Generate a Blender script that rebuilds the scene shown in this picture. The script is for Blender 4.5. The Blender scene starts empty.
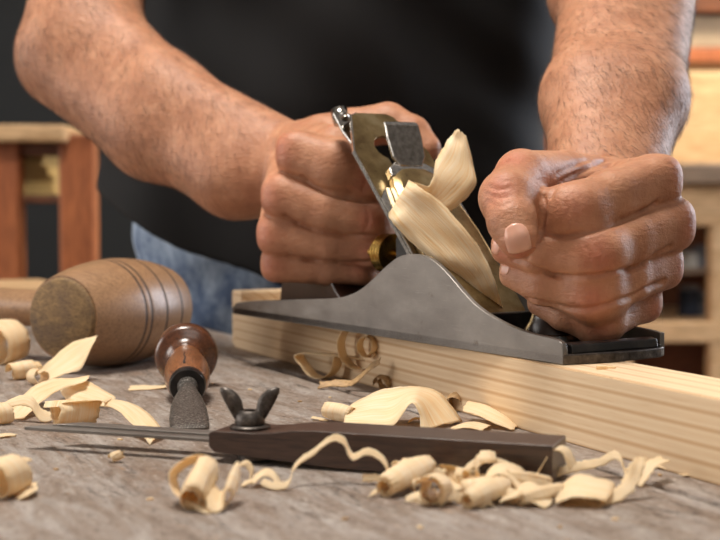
import bpy, math, random
import numpy as np
from mathutils import Vector, Matrix
random.seed(7); rng = np.random.RandomState(11)
S = .001                                   # all lengths below are millimetres
F, PITCH, CAMH = 1438.0, .0541, 121.2      # focal length in pixels of a 720x540 frame, downward tilt, height above the bench
cp, sp = math.cos(PITCH), math.sin(PITCH)
PI = math.pi
sc = bpy.context.scene
C = sc.collection

# ------------------------------------------------------------------ measuring helpers
def ray(px, py):
    a, u = (px-360)/F, (270-py)/F
    return np.array([a, cp+u*sp, -sp+u*cp])          # per unit along the axis
def P(px, py, y):                                    # point seen at a pixel, y mm away from the camera
    r = ray(px, py); t = y/r[1]
    return np.array([r[0]*t, y, CAMH+r[2]*t])
def G(px, py, z=0.):                                 # point seen at a pixel, on the level z
    r = ray(px, py); t = (z-CAMH)/r[2]
    return np.array([r[0]*t, r[1]*t, z])

# ------------------------------------------------------------------ object helpers
MX = {}                                              # world matrices (mm) of the parents
def thing(name, label, cat, loc=(0,0,0), rz=0, group=None):
    o = bpy.data.objects.new(name, None); C.objects.link(o)
    o.empty_display_size = .02
    o.location = [v*S for v in loc]; o.rotation_euler = (0,0,rz)
    o['label'] = label; o['category'] = cat
    if group: o['group'] = group
    MX[o.name] = Matrix.Translation(Vector([float(v) for v in loc])) @ Matrix.Rotation(rz, 4, 'Z')
    return o
def mesh(name, V, Fc, mat, parent=None, loc=(0,0,0), rz=0, world=False, smooth=True, uv=None, sharp=None):
    V = np.asarray(V, dtype=float)
    if world:
        M = MX[parent.name] if parent is not None and parent.name in MX else (Matrix.Translation(Vector([float(v) for v in loc])) @ Matrix.Rotation(rz, 4, 'Z'))
        Mi = np.array(M.inverted()); V = V @ Mi[:3,:3].T + Mi[:3,3]
    me = bpy.data.meshes.new(name)
    if isinstance(Fc, np.ndarray):
        me.vertices.add(len(V)); me.vertices.foreach_set('co', (V*S).astype(np.float32).ravel())
        n = len(Fc); k = Fc.shape[1]
        me.loops.add(n*k); me.loops.foreach_set('vertex_index', Fc.astype(np.int32).ravel())
        me.polygons.add(n); me.polygons.foreach_set('loop_start', np.arange(0, n*k, k, dtype=np.int32))
        me.update(calc_edges=True); me.validate()
    else:
        me.from_pydata([tuple(v*S) for v in V], [], Fc)
    if uv is not None:
        l = me.uv_layers.new(name='UVMap')
        uvv = np.asarray(uv, dtype=np.float32)
        idx = np.zeros(len(me.loops), dtype=np.int32); me.loops.foreach_get('vertex_index', idx)
        l.data.foreach_set('uv', uvv[idx].ravel())
    me.materials.append(mat)
    if smooth: me.polygons.foreach_set('use_smooth', np.ones(len(me.polygons), dtype=bool))
    if sharp is not None and smooth: me.set_sharp_from_angle(angle=math.radians(sharp))
    me.update()
    o = bpy.data.objects.new(name, me); C.objects.link(o)
    if parent is not None: o.parent = parent
    else:
        o.location = [v*S for v in loc]; o.rotation_euler = (0,0,rz)
    return o
def tag(o, label, cat, group=None, kind=None):
    o['label'] = label; o['category'] = cat
    if group: o['group'] = group
    if kind: o['kind'] = kind
    return o
def struct(o): o['kind'] = 'structure'; return o
def bevel(o, w, seg=2, ang=40):
    m = o.modifiers.new('Bevel', 'BEVEL'); m.width = w*S; m.segments = seg; m.limit_method = 'ANGLE'; m.angle_limit = math.radians(ang)
    return o
class MB:
    def __init__(s): s.V = []; s.F = []
    def add(s, V, Fc):
        n = len(s.V); s.V += [tuple(v) for v in V]; s.F += [[i+n for i in f] for f in Fc]; return s
    def box(s, x0, x1, y0, y1, z0, z1):
        return s.add([(x0,y0,z0),(x1,y0,z0),(x1,y1,z0),(x0,y1,z0),(x0,y0,z1),(x1,y0,z1),(x1,y1,z1),(x0,y1,z1)],
                     [(3,2,1,0),(4,5,6,7),(0,1,5,4),(1,2,6,5),(2,3,7,6),(3,0,4,7)])
    def prism(s, poly, h0, h1, axis='y'):            # poly in the two other axes, extruded along one
        f = {'y': lambda a,b,h:(a,h,b), 'z': lambda a,b,h:(a,b,h), 'x': lambda a,b,h:(h,a,b)}[axis]
        n = len(poly)
        V = [f(a,b,h0) for a,b in poly]+[f(a,b,h1) for a,b in poly]
        return s.add(V, [list(range(n))[::-1], list(range(n,2*n))]+[(i,(i+1)%n,n+(i+1)%n,n+i) for i in range(n)])
    def lathe(s, prof, seg=40, o=(0,0,0), ax=(0,0,1), sx=1., sy=1.):   # prof (radius, along)
        z = Vector(ax).normalized(); x = z.orthogonal().normalized() if abs(z.z) > .9 else Vector((0,0,1)).cross(z).normalized(); y = z.cross(x)
        O = Vector([float(v) for v in o]); V = []
        for r, h in prof:
            for k in range(seg):
                a = 2*PI*k/seg; V.append(tuple(O+z*h+x*(r*sx*math.cos(a))+y*(r*sy*math.sin(a))))
        Fc = [(i*seg+k, i*seg+(k+1)%seg, (i+1)*seg+(k+1)%seg, (i+1)*seg+k) for i in range(len(prof)-1) for k in range(seg)]
        Fc.append(list(range(seg))[::-1]); Fc.append([(len(prof)-1)*seg+k for k in range(seg)])
        return s.add(V, Fc)
    def tube(s, pts, rad, seg=10):
        pts = [Vector([float(c) for c in p]) for p in pts]; n = len(pts)
        rad = rad if hasattr(rad, '__len__') else [rad]*n
        T = [(pts[min(i+1,n-1)]-pts[max(i-1,0)]).normalized() for i in range(n)]
        u = T[0].orthogonal().normalized(); V = []
        for i in range(n):
            u = (u-T[i]*u.dot(T[i])).normalized(); w = T[i].cross(u)
            for k in range(seg):
                a = 2*PI*k/seg; V.append(tuple(pts[i]+u*(rad[i]*math.cos(a))+w*(rad[i]*math.sin(a))))
        Fc = [(i*seg+k, i*seg+(k+1)%seg, (i+1)*seg+(k+1)%seg, (i+1)*seg+k) for i in range(n-1) for k in range(seg)]
        Fc.append(list(range(seg))[::-1]); Fc.append([(n-1)*seg+k for k in range(seg)])
        return s.add(V, Fc)
    def build(s, name, mat, parent=None, **k): return mesh(name, s.V, s.F, mat, parent, **k)
def spline(pts, n):                                  # Catmull-Rom through rows of any width
    p = np.array(pts, dtype=float); m = len(p)
    t = np.linspace(0, m-1-1e-9, n); i = t.astype(int); f = (t-i)[:,None]
    g = lambda j: p[np.clip(j, 0, m-1)]
    a, b, c, d = g(i-1), g(i), g(i+1), g(i+2)
    return .5*((2*b)+(-a+c)*f+(2*a-5*b+4*c-d)*f**2+(-a+3*b-3*c+d)*f**3)

# ------------------------------------------------------------------ materials
def lin(c): return tuple(((v/255)/12.92 if v/255 <= .04045 else ((v/255+.055)/1.055)**2.4) for v in c)+(1,)
class N:
    def __init__(s, name):
        s.m = bpy.data.materials.new(name); s.m.use_nodes = True; s.t = s.m.node_tree; s.n = s.t.nodes; s.l = s.t.links
        s.b = s.n['Principled BSDF']; s.tc = s.n.new('ShaderNodeTexCoord')
    def set(s, **k):
        for a, v in k.items(): s.b.inputs[a.replace('_',' ')].default_value = v
        return s
    def link(s, a, b): s.l.new(a, b)
    def map(s, scale, src='Object', rot=(0,0,0), loc=(0,0,0)):
        n = s.n.new('ShaderNodeMapping'); s.link(s.tc.outputs[src], n.inputs[0]); n.inputs['Scale'].default_value = scale; n.inputs['Rotation'].default_value = rot; n.inputs['Location'].default_value = loc
        return n.outputs[0]
    def noise(s, vec, scale=1, detail=4, rough=.55, dist=0):
        n = s.n.new('ShaderNodeTexNoise'); s.link(vec, n.inputs['Vector']); n.inputs['Scale'].default_value = scale; n.inputs['Detail'].default_value = detail; n.inputs['Roughness'].default_value = rough; n.inputs['Distortion'].default_value = dist
        return n.outputs['Fac']
    def vor(s, vec, scale=1, out='Distance', feat='F1'):
        n = s.n.new('ShaderNodeTexVoronoi'); n.feature = feat; s.link(vec, n.inputs['Vector']); n.inputs['Scale'].default_value = scale; return n.outputs[out]
    def wave(s, vec, scale, dist=2, detail=3, dscale=1, direction='X', typ='BANDS'):
        n = s.n.new('ShaderNodeTexWave'); n.wave_type = typ
        if typ == 'BANDS': n.bands_direction = direction
        else: n.rings_direction = direction
        s.link(vec, n.inputs['Vector']); n.inputs['Scale'].default_value = scale; n.inputs['Distortion'].default_value = dist; n.inputs['Detail'].default_value = detail; n.inputs['Detail Scale'].default_value = dscale
        return n.outputs['Fac']
    def ramp(s, fac, stops):
        n = s.n.new('ShaderNodeValToRGB'); s.link(fac, n.inputs[0]); e = n.color_ramp.elements
        while len(e) > 1: e.remove(e[0])
        for i, (p, c) in enumerate(stops):
            el = e[0] if i == 0 else e.new(p)
            el.position = p; el.color = c if len(c) == 4 else lin(c)
        return n.outputs[0]
    def mix(s, a, b, fac, mode='MIX'):
        n = s.n.new('ShaderNodeMix'); n.data_type = 'RGBA'; n.blend_type = mode
        for v, i in ((a, 6), (b, 7)):
            if isinstance(v, tuple): n.inputs[i].default_value = v if len(v) == 4 else lin(v)
            else: s.link(v, n.inputs[i])
        if isinstance(fac, (int, float)): n.inputs[0].default_value = fac
        else: s.link(fac, n.inputs[0])
        return n.outputs[2]
    def math(s, op, a, b=0.):
        n = s.n.new('ShaderNodeMath'); n.operation = op
        for v, i in ((a,0),(b,1)):
            if isinstance(v, (int, float)): n.inputs[i].default_value = v
            else: s.link(v, n.inputs[i])
        return n.outputs[0]
    def col(s, c):
        if isinstance(c, tuple): s.b.inputs['Base Color'].default_value = c if len(c) == 4 else lin(c)
        else: s.link(c, s.b.inputs['Base Color'])
        return s
    def bump(s, h, strength=.3, dist=.0005, prev=None):
        n = s.n.new('ShaderNodeBump'); s.link(h, n.inputs['Height']); n.inputs['Strength'].default_value = strength; n.inputs['Distance'].default_value = dist
        if prev is not None: s.link(prev, n.inputs['Normal'])
        s.link(n.outputs[0], s.b.inputs['Normal']); return n.outputs[0]
def wood(name, light, dark, axis=(60,900,900), rough=.55, bump=.2, fine=1., spots=None, src='Object', contrast=.5, coat=0):
    w = N(name); v = w.map(axis, src)
    a = w.noise(v, 1, 6, .6, 1.2); c = w.ramp(a, [(.5-contrast*.4, dark), (.5+contrast*.4, light)])
    v2 = w.map(tuple(q*4 for q in axis), src); b = w.noise(v2, 1, 4, .6)
    c = w.mix(c, w.ramp(b, [(.35, tuple(int(q*.6) for q in dark)), (.6, light)]), .35*fine)
    if spots: c = w.mix(c, spots, w.ramp(w.noise(w.map((25,25,25), src), 1, 5, .65), [(.5, (0,0,0,1)), (.7, (1,1,1,1))]))
    w.col(c).set(Roughness=rough); w.bump(b, bump, .0004)
    if coat: w.set(Coat_Weight=coat, Coat_Roughness=.25)
    return w
M = {}
# workbench: scuffed grey-brown boards, grain running with the pine batten
w = N('bench_wood')
v = w.map((20, 95, 48)); a = w.noise(v, 1, 8, .62, .8)
c = w.ramp(a, [(.22, (104,88,76)), (.42, (138,122,110)), (.56, (156,145,137)), (.78, (180,172,167))])
c = w.mix(c, (124,98,78), w.ramp(w.noise(w.map((10,30,13)), 1, 8, .72, .3), [(.52,(0,0,0,1)), (.66,(.7,.7,.7,1))]))
c = w.mix(c, (206,198,190), w.ramp(w.noise(w.map((24,50,20), loc=(3,1,0)), 1, 8, .75), [(.57,(0,0,0,1)), (.7,(.7,.7,.7,1))]))
fib = w.noise(w.map((60,520,420)), 1, 6, .75)
c = w.mix(c, (70,52,42), w.ramp(fib, [(.22,(.75,.75,.75,1)), (.4,(0,0,0,1))]))
c = w.mix(c, (198,150,98), w.ramp(w.noise(w.map((60,200,60), loc=(1,7,0)), 1, 6, .7), [(.62,(0,0,0,1)), (.72,(.55,.55,.55,1))]))
grit = w.noise(w.map((380,620,600)), 1, 4, .8)
c = w.mix(c, (62,46,38), w.ramp(grit, [(.32,(.75,.75,.75,1)), (.42,(0,0,0,1))]))
w.col(c).set(Roughness=.6)
for sc2, lo2, colr2, am in (((120,260,200),.36,(74,56,46),.7),((230,300,260),.35,(214,204,194),.6),((70,190,100),.34,(98,72,54),.6)):
    sp2 = w.noise(w.map(sc2, loc=(sc2[0]*.1,3,1)), 1, 5, .78); c = w.mix(c, colr2, w.ramp(sp2, [(lo2,(am,am,am,1)), (lo2+.09,(0,0,0,1))]))
crk = w.noise(w.map((14,110,40), loc=(5,2,0)), 1, 5, .6, .6); cl = w.ramp(crk, [(.485,(0,0,0,1)), (.5,(1,1,1,1)), (.515,(0,0,0,1))])
pm = w.ramp(w.noise(w.map((12,20,20), loc=(2,9,0)), 1, 3, .5), [(.5,(0,0,0,1)), (.62,(1,1,1,1))]); cl = w.math('MULTIPLY', cl, pm)
c = w.mix(c, (48,36,30), w.math('MULTIPLY', cl, .8)); w.col(c)
b1 = w.bump(a, .8, .003); b2 = w.bump(fib, .8, .001, b1); b3 = w.bump(grit, .9, .0007, b2); w.bump(w.math('SUBTRACT', 1., cl), .7, .001, b3); M['bench'] = w.m
# pine: pale with slow growth-ring lines
w = N('pine_wood')
v = w.map((1.6, 26, 26)); d = w.noise(w.map((3.5, 9, 9)), 1, 3, .5)
g = w.n.new('ShaderNodeTexWave'); g.wave_type = 'RINGS'; g.rings_direction = 'X'; w.link(w.map((.55, 15, 15), loc=(0,.62,.9)), g.inputs[0]); g.inputs['Scale'].default_value = 3.3; g.inputs['Distortion'].default_value = 1.5; g.inputs['Detail'].default_value = 2; g.inputs['Detail Scale'].default_value = .7
c = w.ramp(g.outputs['Fac'], [(0,(220,192,156)), (.6,(226,202,168)), (.85,(216,186,148)), (1,(198,162,122))])
fb = w.noise(w.map((40,900,900)), 1, 5, .65); c = w.mix(c, (196,156,116), w.ramp(fb, [(.3,(.35,.35,.35,1)), (.5,(0,0,0,1))]))
w.col(c).set(Roughness=.55); w.bump(fb, .25, .0003); M['pine'] = w.m
# shavings: thin, let light through, fine lines along the strip
w = N('shaving_wood')
v = w.map((1,1,1), 'UV'); st = w.noise(w.map((.6, 26, 1), 'UV'), 1, 4, .6)
c = w.ramp(st, [(.28, (240,202,144)), (.46, (251,230,188)), (.66, (255,245,222))])
w.col(c).set(Roughness=.5); w.bump(st, .7, .0006)
tr = w.n.new('ShaderNodeBsdfTranslucent'); w.link(w.mix(c, (255,205,120), .4), tr.inputs[0])
mx = w.n.new('ShaderNodeMixShader'); mx.inputs[0].default_value = .33
w.link(w.b.outputs[0], mx.inputs[1]); w.link(tr.outputs[0], mx.inputs[2]); w.link(mx.outputs[0], w.n['Material Output'].inputs[0]); M['shaving'] = w.m
w = wood('old_shaving_wood', (205,170,122), (150,112,72), (30,300,300), .6); M['shaving_old'] = w.m
# grey cast iron with scratches
w = N('worn_iron')
n1 = w.noise(w.map((30,30,60)), 1, 6, .65); n2 = w.noise(w.map((60,900,900), rot=(0,.5,0)), 1, 4, .7)
c = w.ramp(n1, [(.3,(118,113,109)), (.55,(132,127,122)), (.75,(146,141,136))])
c = w.mix(c, (168,164,160), w.ramp(n2, [(.6,(0,0,0,1)), (.75,(.5,.5,.5,1))]))
c = w.mix(c, (88,70,56), w.ramp(w.noise(w.map((80,80,80)), 1, 5, .7), [(.62,(0,0,0,1)), (.75,(.7,.7,.7,1))]))
w.col(c).set(Metallic=.75, Roughness=.46); w.link(w.ramp(n1, [(.3,(.36,.36,.36,1)),(.7,(.56,.56,.56,1))]), w.b.inputs['Roughness']); w.bump(n2, .12, .0002); M['iron'] = w.m
w = N('bright_steel'); n1 = w.noise(w.map((300,300,300)), 1, 4, .6)
w.col(w.ramp(n1, [(.3,(150,146,140)), (.7,(208,205,200))])).set(Metallic=1., Roughness=.16); M['steel'] = w.m
w = N('black_japanning'); n1 = w.noise(w.map((90,90,90)), 1, 5, .6)
w.col(w.ramp(n1, [(.45,(18,18,20)), (.7,(44,40,38))])).set(Roughness=.28); w.bump(n1, .3, .0006); M['japan'] = w.m
w = N('tarnished_iron'); n1 = w.noise(w.map((45,45,45)), 1, 6, .65); n2 = w.noise(w.map((260,260,260)), 1, 4, .7)
c = w.ramp(n1, [(.3,(92,72,44)), (.5,(134,114,78)), (.72,(168,152,118))]); c = w.mix(c, (60,46,32), w.ramp(n2, [(.62,(0,0,0,1)), (.7,(.8,.8,.8,1))]))
w.col(c).set(Metallic=.85, Roughness=.34); w.bump(n2, .15, .0003); M['tarnish'] = w.m
w = N('brass'); n1 = w.noise(w.map((200,200,200)), 1, 3, .6)
w.col(w.ramp(n1, [(.3,(170,128,58)), (.7,(222,188,110))])).set(Metallic=1., Roughness=.25); M['brass'] = w.m
w = wood('rusty_inner_wood', (150,92,60), (88,50,34), (60,60,200), .6); M['rust'] = w.m
w = wood('dark_tote_wood', (58,34,24), (30,18,14), (200,200,60), .3, coat=.4); M['rosewood'] = w.m
w = wood('stock_wood', (84,60,48), (38,26,22), (26,420,420), .42, .4, coat=.15); w.set(Coat_Weight=.35); M['stock'] = w.m
w = N('dark_metal'); n1 = w.noise(w.map((220,220,220)), 1, 5, .7)
w.col(w.ramp(n1, [(.3,(52,46,42)), (.6,(98,92,88)), (.8,(150,142,132))])).set(Metallic=.8, Roughness=.42); w.bump(n1, .25, .0003); M['dmetal'] = w.m
w = N('pitted_steel'); n1 = w.noise(w.map((900,900,900)), 1, 3, .75)
w.col(w.ramp(n1, [(.35,(60,55,52)), (.55,(120,115,110)), (.72,(196,192,186))])).set(Metallic=.7, Roughness=.38); w.bump(n1, .5, .0004); M['pitted'] = w.m
w = wood('handle_wood', (150,98,62), (92,54,34), (260,50,260), .32, .15, coat=.5); M['handle'] = w.m
w = wood('mallet_wood', (176,138,102), (118,86,60), (18,260,260), .42, .15, contrast=.8, coat=.2); M['mallet'] = w.m
w = wood('pommel_wood', (104,62,40), (58,34,22), (200,60,200), .25, .1, coat=.7); M['pommel'] = w.m
w = wood('mallet_end_wood', (152,122,82), (78,60,46), (120,60,260), .8, .6, spots=(84,68,60)); M['mallet_end'] = w.m
w = N('burnt_line'); w.col((52,38,30)).set(Roughness=.6); M['burnt'] = w.m
w = N('skin')
at = w.n.new('ShaderNodeAttribute'); at.attribute_name = 'ruddy'
n1 = w.noise(w.map((70,70,70)), 1, 5, .6); n2 = w.noise(w.map((420,420,420)), 1, 4, .65)
c = w.ramp(n1, [(.3,(164,112,84)), (.55,(182,130,100)), (.75,(196,146,116))])
c = w.mix(c, (190,96,78), w.math('MULTIPLY', at.outputs['Fac'], w.math('ADD', .1, w.math('MULTIPLY', n2, .6))))
c = w.mix(c, (158,100,78), w.ramp(n2, [(.58,(0,0,0,1)), (.8,(.45,.45,.45,1))]))
w.col(c).set(Roughness=.47, Subsurface_Weight=.1, Subsurface_Scale=.003); w.b.inputs['Subsurface Radius'].default_value = (1,.35,.2); w.b.inputs['Specular IOR Level'].default_value = .42
vn = w.vor(w.map((700,700,700)), 1, 'Distance', 'DISTANCE_TO_EDGE'); b1 = w.bump(vn, .35, .0003); n3 = w.noise(w.map((130,130,380)), 1, 4, .6, .8); b2 = w.bump(n3, .5, .0011, b1); w.bump(n2, .7, .0007, b2); M['skin'] = w.m
w = N('fingernail'); w.col((216,164,142)).set(Roughness=.28, Subsurface_Weight=.1, Subsurface_Scale=.002); M['nail'] = w.m
w = N('body_hair'); w.col((58,38,26)).set(Roughness=.5); M['hair'] = w.m
w = N('black_cotton'); n1 = w.noise(w.map((900,900,900)), 1, 3, .7); n2 = w.noise(w.map((9,9,5)), 1, 3, .5)
w.col(w.ramp(n2, [(.3,(7,7,10)), (.7,(13,13,17))])).set(Roughness=.8); w.bump(n1, .3, .0005); M['shirt'] = w.m
w = N('blue_denim'); n1 = w.noise(w.map((16,16,9)), 1, 6, .65); wv = w.wave(w.map((1,1,1), rot=(0,.7,.3)), 620, 1, 1, 1)
c = w.ramp(n1, [(.36,(36,52,84)), (.48,(80,106,146)), (.6,(176,196,220))]); c = w.mix(c, (210,220,232), w.math('MULTIPLY', wv, .18))
w.col(c).set(Roughness=.85); w.bump(n1, .5, .003); M['denim'] = w.m
w = N('seam_denim'); w.col((150,165,186)).set(Roughness=.85); M['seam'] = w.m
w = N('shoe_leather'); w.col((60,42,30)).set(Roughness=.5); M['shoe'] = w.m
w = wood('orange_wood', (190,112,66), (140,74,40), (40,40,6), .5); M['orange'] = w.m
w = wood('pale_wood', (226,190,146), (196,154,108), (6,40,40), .5); M['pale'] = w.m
w = wood('greybrown_wood', (150,128,108), (112,92,76), (6,40,40), .5); M['greyb'] = w.m
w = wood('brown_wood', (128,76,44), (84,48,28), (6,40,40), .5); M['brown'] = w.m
def flat(name, c, r=.7, metal=0): q = N(name); nn = q.noise(q.map((12,12,12)), 1, 4, .6); q.col(q.ramp(nn, [(.3, tuple(int(v*.86) for v in c)), (.7, c)])).set(Roughness=r, Metallic=metal); return q.m
M['cream'] = flat('cream_plaster', (232,208,164)); M['darkwall'] = flat('dark_cabinet_paint', (22,26,30), .6); M['floor'] = wood('floor_wood', (92,66,50), (60,42,32), (4,40,40), .5).m
M['ceil'] = flat('ceiling_plaster', (190,186,178)); M['paper'] = flat('yellow_paper', (206,176,112)); M['greycloth'] = flat('grey_tin', (120,122,130)); M['white'] = flat('white_enamel', (214,212,206), .3)
M['navy'] = flat('navy_cloth', (26,38,58)); M['grey'] = flat('grey_plastic', (70,72,78), .5); M['beige'] = flat('beige_card', (176,160,132))
def emis(name, c, s):
    q = N(name); q.b.inputs['Emission Color'].default_value = lin(c); q.b.inputs['Emission Strength'].default_value = s; q.col(c); return q.m

# ------------------------------------------------------------------ signed distance modelling for the figure and clothes
class Sdf:
    """groups of tapered capsules; inside a group they melt with k, the group melts into the rest with K"""
    def __init__(s): s.g = []; s.sq = set()
    def grp(s, K, sq=False):
        if sq: s.sq.add(len(s.g))
        s.g.append((K, [])); return s
    def cap(s, a, b, ra, rb, k=3., sc_=(1,1,1)): s.g[-1][1].append((np.array(a, np.float32), np.array(b, np.float32), ra, rb, k, np.array(sc_, np.float32))); return s
    def chain(s, pts, k=3., sc_=(1,1,1)):
        for p, q in zip(pts, pts[1:]): s.cap(p[0], q[0], p[1], q[1], k, sc_)
        return s
    def bounds(s):
        A = np.concatenate([[a-ra/c_, b-rb/c_, a+ra/c_, b+rb/c_] for K, g in s.g for a, b, ra, rb, k, c_ in g])
        return A.min(0)-14, A.max(0)+14
    def __call__(s, p):
        D = None
        for gi, (K, g) in enumerate(s.g):
            d = None; sq = gi in s.sq
            for a, b, ra, rb, k, c_ in g:
                q = (p-a)*c_; ab = (b-a)*c_; h = np.clip((q@ab)/max(float(ab@ab), 1e-6), 0, 1)
                q = q-h[:,None]*ab
                if sq: e = ((q[:,0]**2+q[:,1]**2)**1.3+np.abs(q[:,2])**2.6)**(1/2.6)-(ra+(rb-ra)*h)
                else: e = np.sqrt((q**2).sum(1))-(ra+(rb-ra)*h)
                if c_.max() > 1: e = e/c_.max()
                if d is None: d = e
                else: t = np.maximum(k-np.abs(d-e), 0)/k; d = np.minimum(d, e)-t*t*k*.25
            if D is None: D = d
            else: t = np.maximum(K-np.abs(D-d), 0)/K; D = np.minimum(D, d)-t*t*K*.25
        return D
def polygonise(fn, lo, hi, h):
    """naive surface nets on a grid of step h, only evaluated near the surface"""
    B = 8
    n = (np.ceil((hi-lo)/h/B).astype(int)+1)*B
    cb = n//B
    ci = np.stack(np.meshgrid(*[np.arange(k) for k in cb], indexing='ij'), -1).reshape(-1,3)
    dc = fn((lo+(ci*B+(B-1)/2)*h).astype(np.float32))
    near = np.abs(dc) < B*h*.95+4
    D = np.repeat(np.repeat(np.repeat(dc.reshape(cb).astype(np.float32), B, 0), B, 1), B, 2)
    loc = np.stack(np.meshgrid(*[np.arange(B)]*3, indexing='ij'), -1).reshape(-1,3)
    act = ci[near]
    for s0 in range(0, len(act), 600):
        blk = act[s0:s0+600]*B
        idx = (blk[:,None,:]+loc[None]).reshape(-1,3)
        D[idx[:,0],idx[:,1],idx[:,2]] = fn((lo+idx*h).astype(np.float32))
    ins = D < 0
    nb = np.zeros(tuple(k-1 for k in D.shape), np.uint8)
    for dx in (0,1):
        for dy in (0,1):
            for dz in (0,1): nb += ins[dx:D.shape[0]-1+dx, dy:D.shape[1]-1+dy, dz:D.shape[2]-1+dz]
    cells = np.argwhere((nb > 0) & (nb < 8))
    vid = -np.ones(nb.shape, np.int32); vid[cells[:,0],cells[:,1],cells[:,2]] = np.arange(len(cells))
    acc = np.zeros((len(cells),3)); cnt = np.zeros(len(cells))
    cor = [(a,b,c) for a in (0,1) for b in (0,1) for c in (0,1)]
    val = {q: D[cells[:,0]+q[0], cells[:,1]+q[1], cells[:,2]+q[2]] for q in cor}
    for q in cor:
        for ax in range(3):
            if q[ax] == 0:
                r = list(q); r[ax] = 1; r = tuple(r); a, b = val[q], val[r]
                m = (a < 0) != (b < 0); t = np.where(m, a/np.where(m, a-b, 1), 0)
                pt = np.tile(np.array(q, float), (len(cells),1)); pt[:,ax] = t
                acc[m] += pt[m]; cnt[m] += 1
    V = lo+(cells+acc/cnt[:,None])*h
    Q = []
    for ax in range(3):
        sl0 = [slice(1,-1)]*3; sl1 = [slice(1,-1)]*3; sl0[ax] = slice(0,-1); sl1[ax] = slice(1,None)
        a, b = ins[tuple(sl0)], ins[tuple(sl1)]
        e = np.argwhere(a != b); off = np.array([1,1,1]); off[ax] = 0; e = e+off
        s_ = ins[e[:,0],e[:,1],e[:,2]]
        u, w_ = [(1,2),(2,0),(0,1)][ax]
        du = np.zeros(3,int); dw = np.zeros(3,int); du[u] = 1; dw[w_] = 1
        g = lambda o: vid[tuple((e+o).T)]
        q = np.stack([g(-du-dw), g(-dw), g(0*du), g(-du)], 1)
        q = np.where(s_[:,None], q, q[:,::-1])
        Q.append(q)
    Q = np.concatenate(Q); Q = Q[(Q >= 0).all(1)]
    return V, Q
def J(px, py, y, r): return (P(px,py,y), r*y/F)

# ================================================================== ROOM
FL, CE = -850., 1750.
XL, XR, YB, YF = -2600., 2400., 4300., -1500.
def wallbox(name, x0, x1, y0, y1, z0, z1, mat):
    return struct(MB().box(x0-(x0+x1)/2, x1-(x0+x1)/2, y0-(y0+y1)/2, y1-(y0+y1)/2, 0, z1-z0).build(name, mat, loc=((x0+x1)/2,(y0+y1)/2,z0), smooth=False))
wallbox('floor', XL-100, XR+100, YF-100, YB+100, FL-60, FL, M['floor'])
wallbox('ceiling', XL-100, XR+100, YF-100, YB+100, CE, CE+60, M['ceil'])
wallbox('wall_back', XL, XR, YB, YB+80, FL, CE, M['cream'])
wallbox('wall_left', XL-80, XL, YF, YB, FL, CE, M['ceil'])
wallbox('wall_right', XR, XR+80, YF, YB, FL, CE, M['ceil'])
wallbox('wall_front', XL, XR, YF-80, YF, FL, CE, M['ceil'])

def wbox(name, a, b, mat, parent, bev=3):            # axis-aligned box given in world mm
    m = MB().box(a[0],b[0],a[1],b[1],a[2],b[2]).build(name, mat, parent, world=True, smooth=False)
    return bevel(m, bev) if bev else m
def pxbox(name, x0, x1, y0, y1, d, depth, mat, parent, bev=3, zmin=None):   # box whose face at distance d fills the pixel box
    a, b = P(x0,y1,d), P(x1,y0,d)
    return wbox(name, (a[0],d,a[2] if zmin is None else zmin), (b[0],d+depth,b[2]), mat, parent, bev)

# ------------------------------------------------------------------ background furniture
t = thing('tool_cupboard', 'tall dark cupboard standing against the back wall behind the trestle', 'cupboard', (-1150,4050,FL))
wbox('body', (-2300,3800,FL), (-80,4290,1500), M['darkwall'], t, 6)
wbox('door', (-2280,3778,FL+60), (-1200,3800,1450), M['darkwall'], t, 6); wbox('door', (-1185,3778,FL+60), (-100,3800,1450), M['darkwall'], t, 6)
t = thing('wooden_trestle', 'orange-brown wooden trestle frame left of the workman', 'trestle', (P(40,200,2300)[0],2400,FL))
D0 = 2300
pxbox('top_board', -60, 64, 124, 142, D0-40, 300, M['pale'], t, 6)
for a, b in ((-6,18),(61,93)):
    for yy in (D0, D0+210): pxbox('leg', a, b, 140 if a < 0 else 134, 400, yy, 50, M['orange'], t, 4, zmin=FL)
pxbox('rail', 18, 62, 142, 156, D0+12, 30, M['brown'], t, 3)
pxbox('shelf', 10, 70, 196, 203, D0+20, 220, M['brown'], t, 3)
t2 = MB()
a, b = P(22,195,D0+40), P(56,160,D0+40)
for k in range(9):
    o = rng.uniform(-6,6); t2.box(a[0]+o, b[0]+o-k*3, D0+40+o, D0+190+o, a[2]+k*8, a[2]+k*8+7)
tag(t2.build('paper_stack', M['paper'], world=True, loc=((a[0]+b[0])/2,D0+120,a[2]), smooth=False), 'stack of yellowish papers on the shelf of the wooden trestle', 'papers')
t = thing('wall_post', 'orange-brown wooden upright seen between black shirt and arm', 'post', (P(552,40,2900)[0],2900,FL))
wbox('post', (P(536,40,2900)[0],2900,FL), (P(566,40,2900)[0],2990,CE-1), M['orange'], t, 5)

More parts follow.
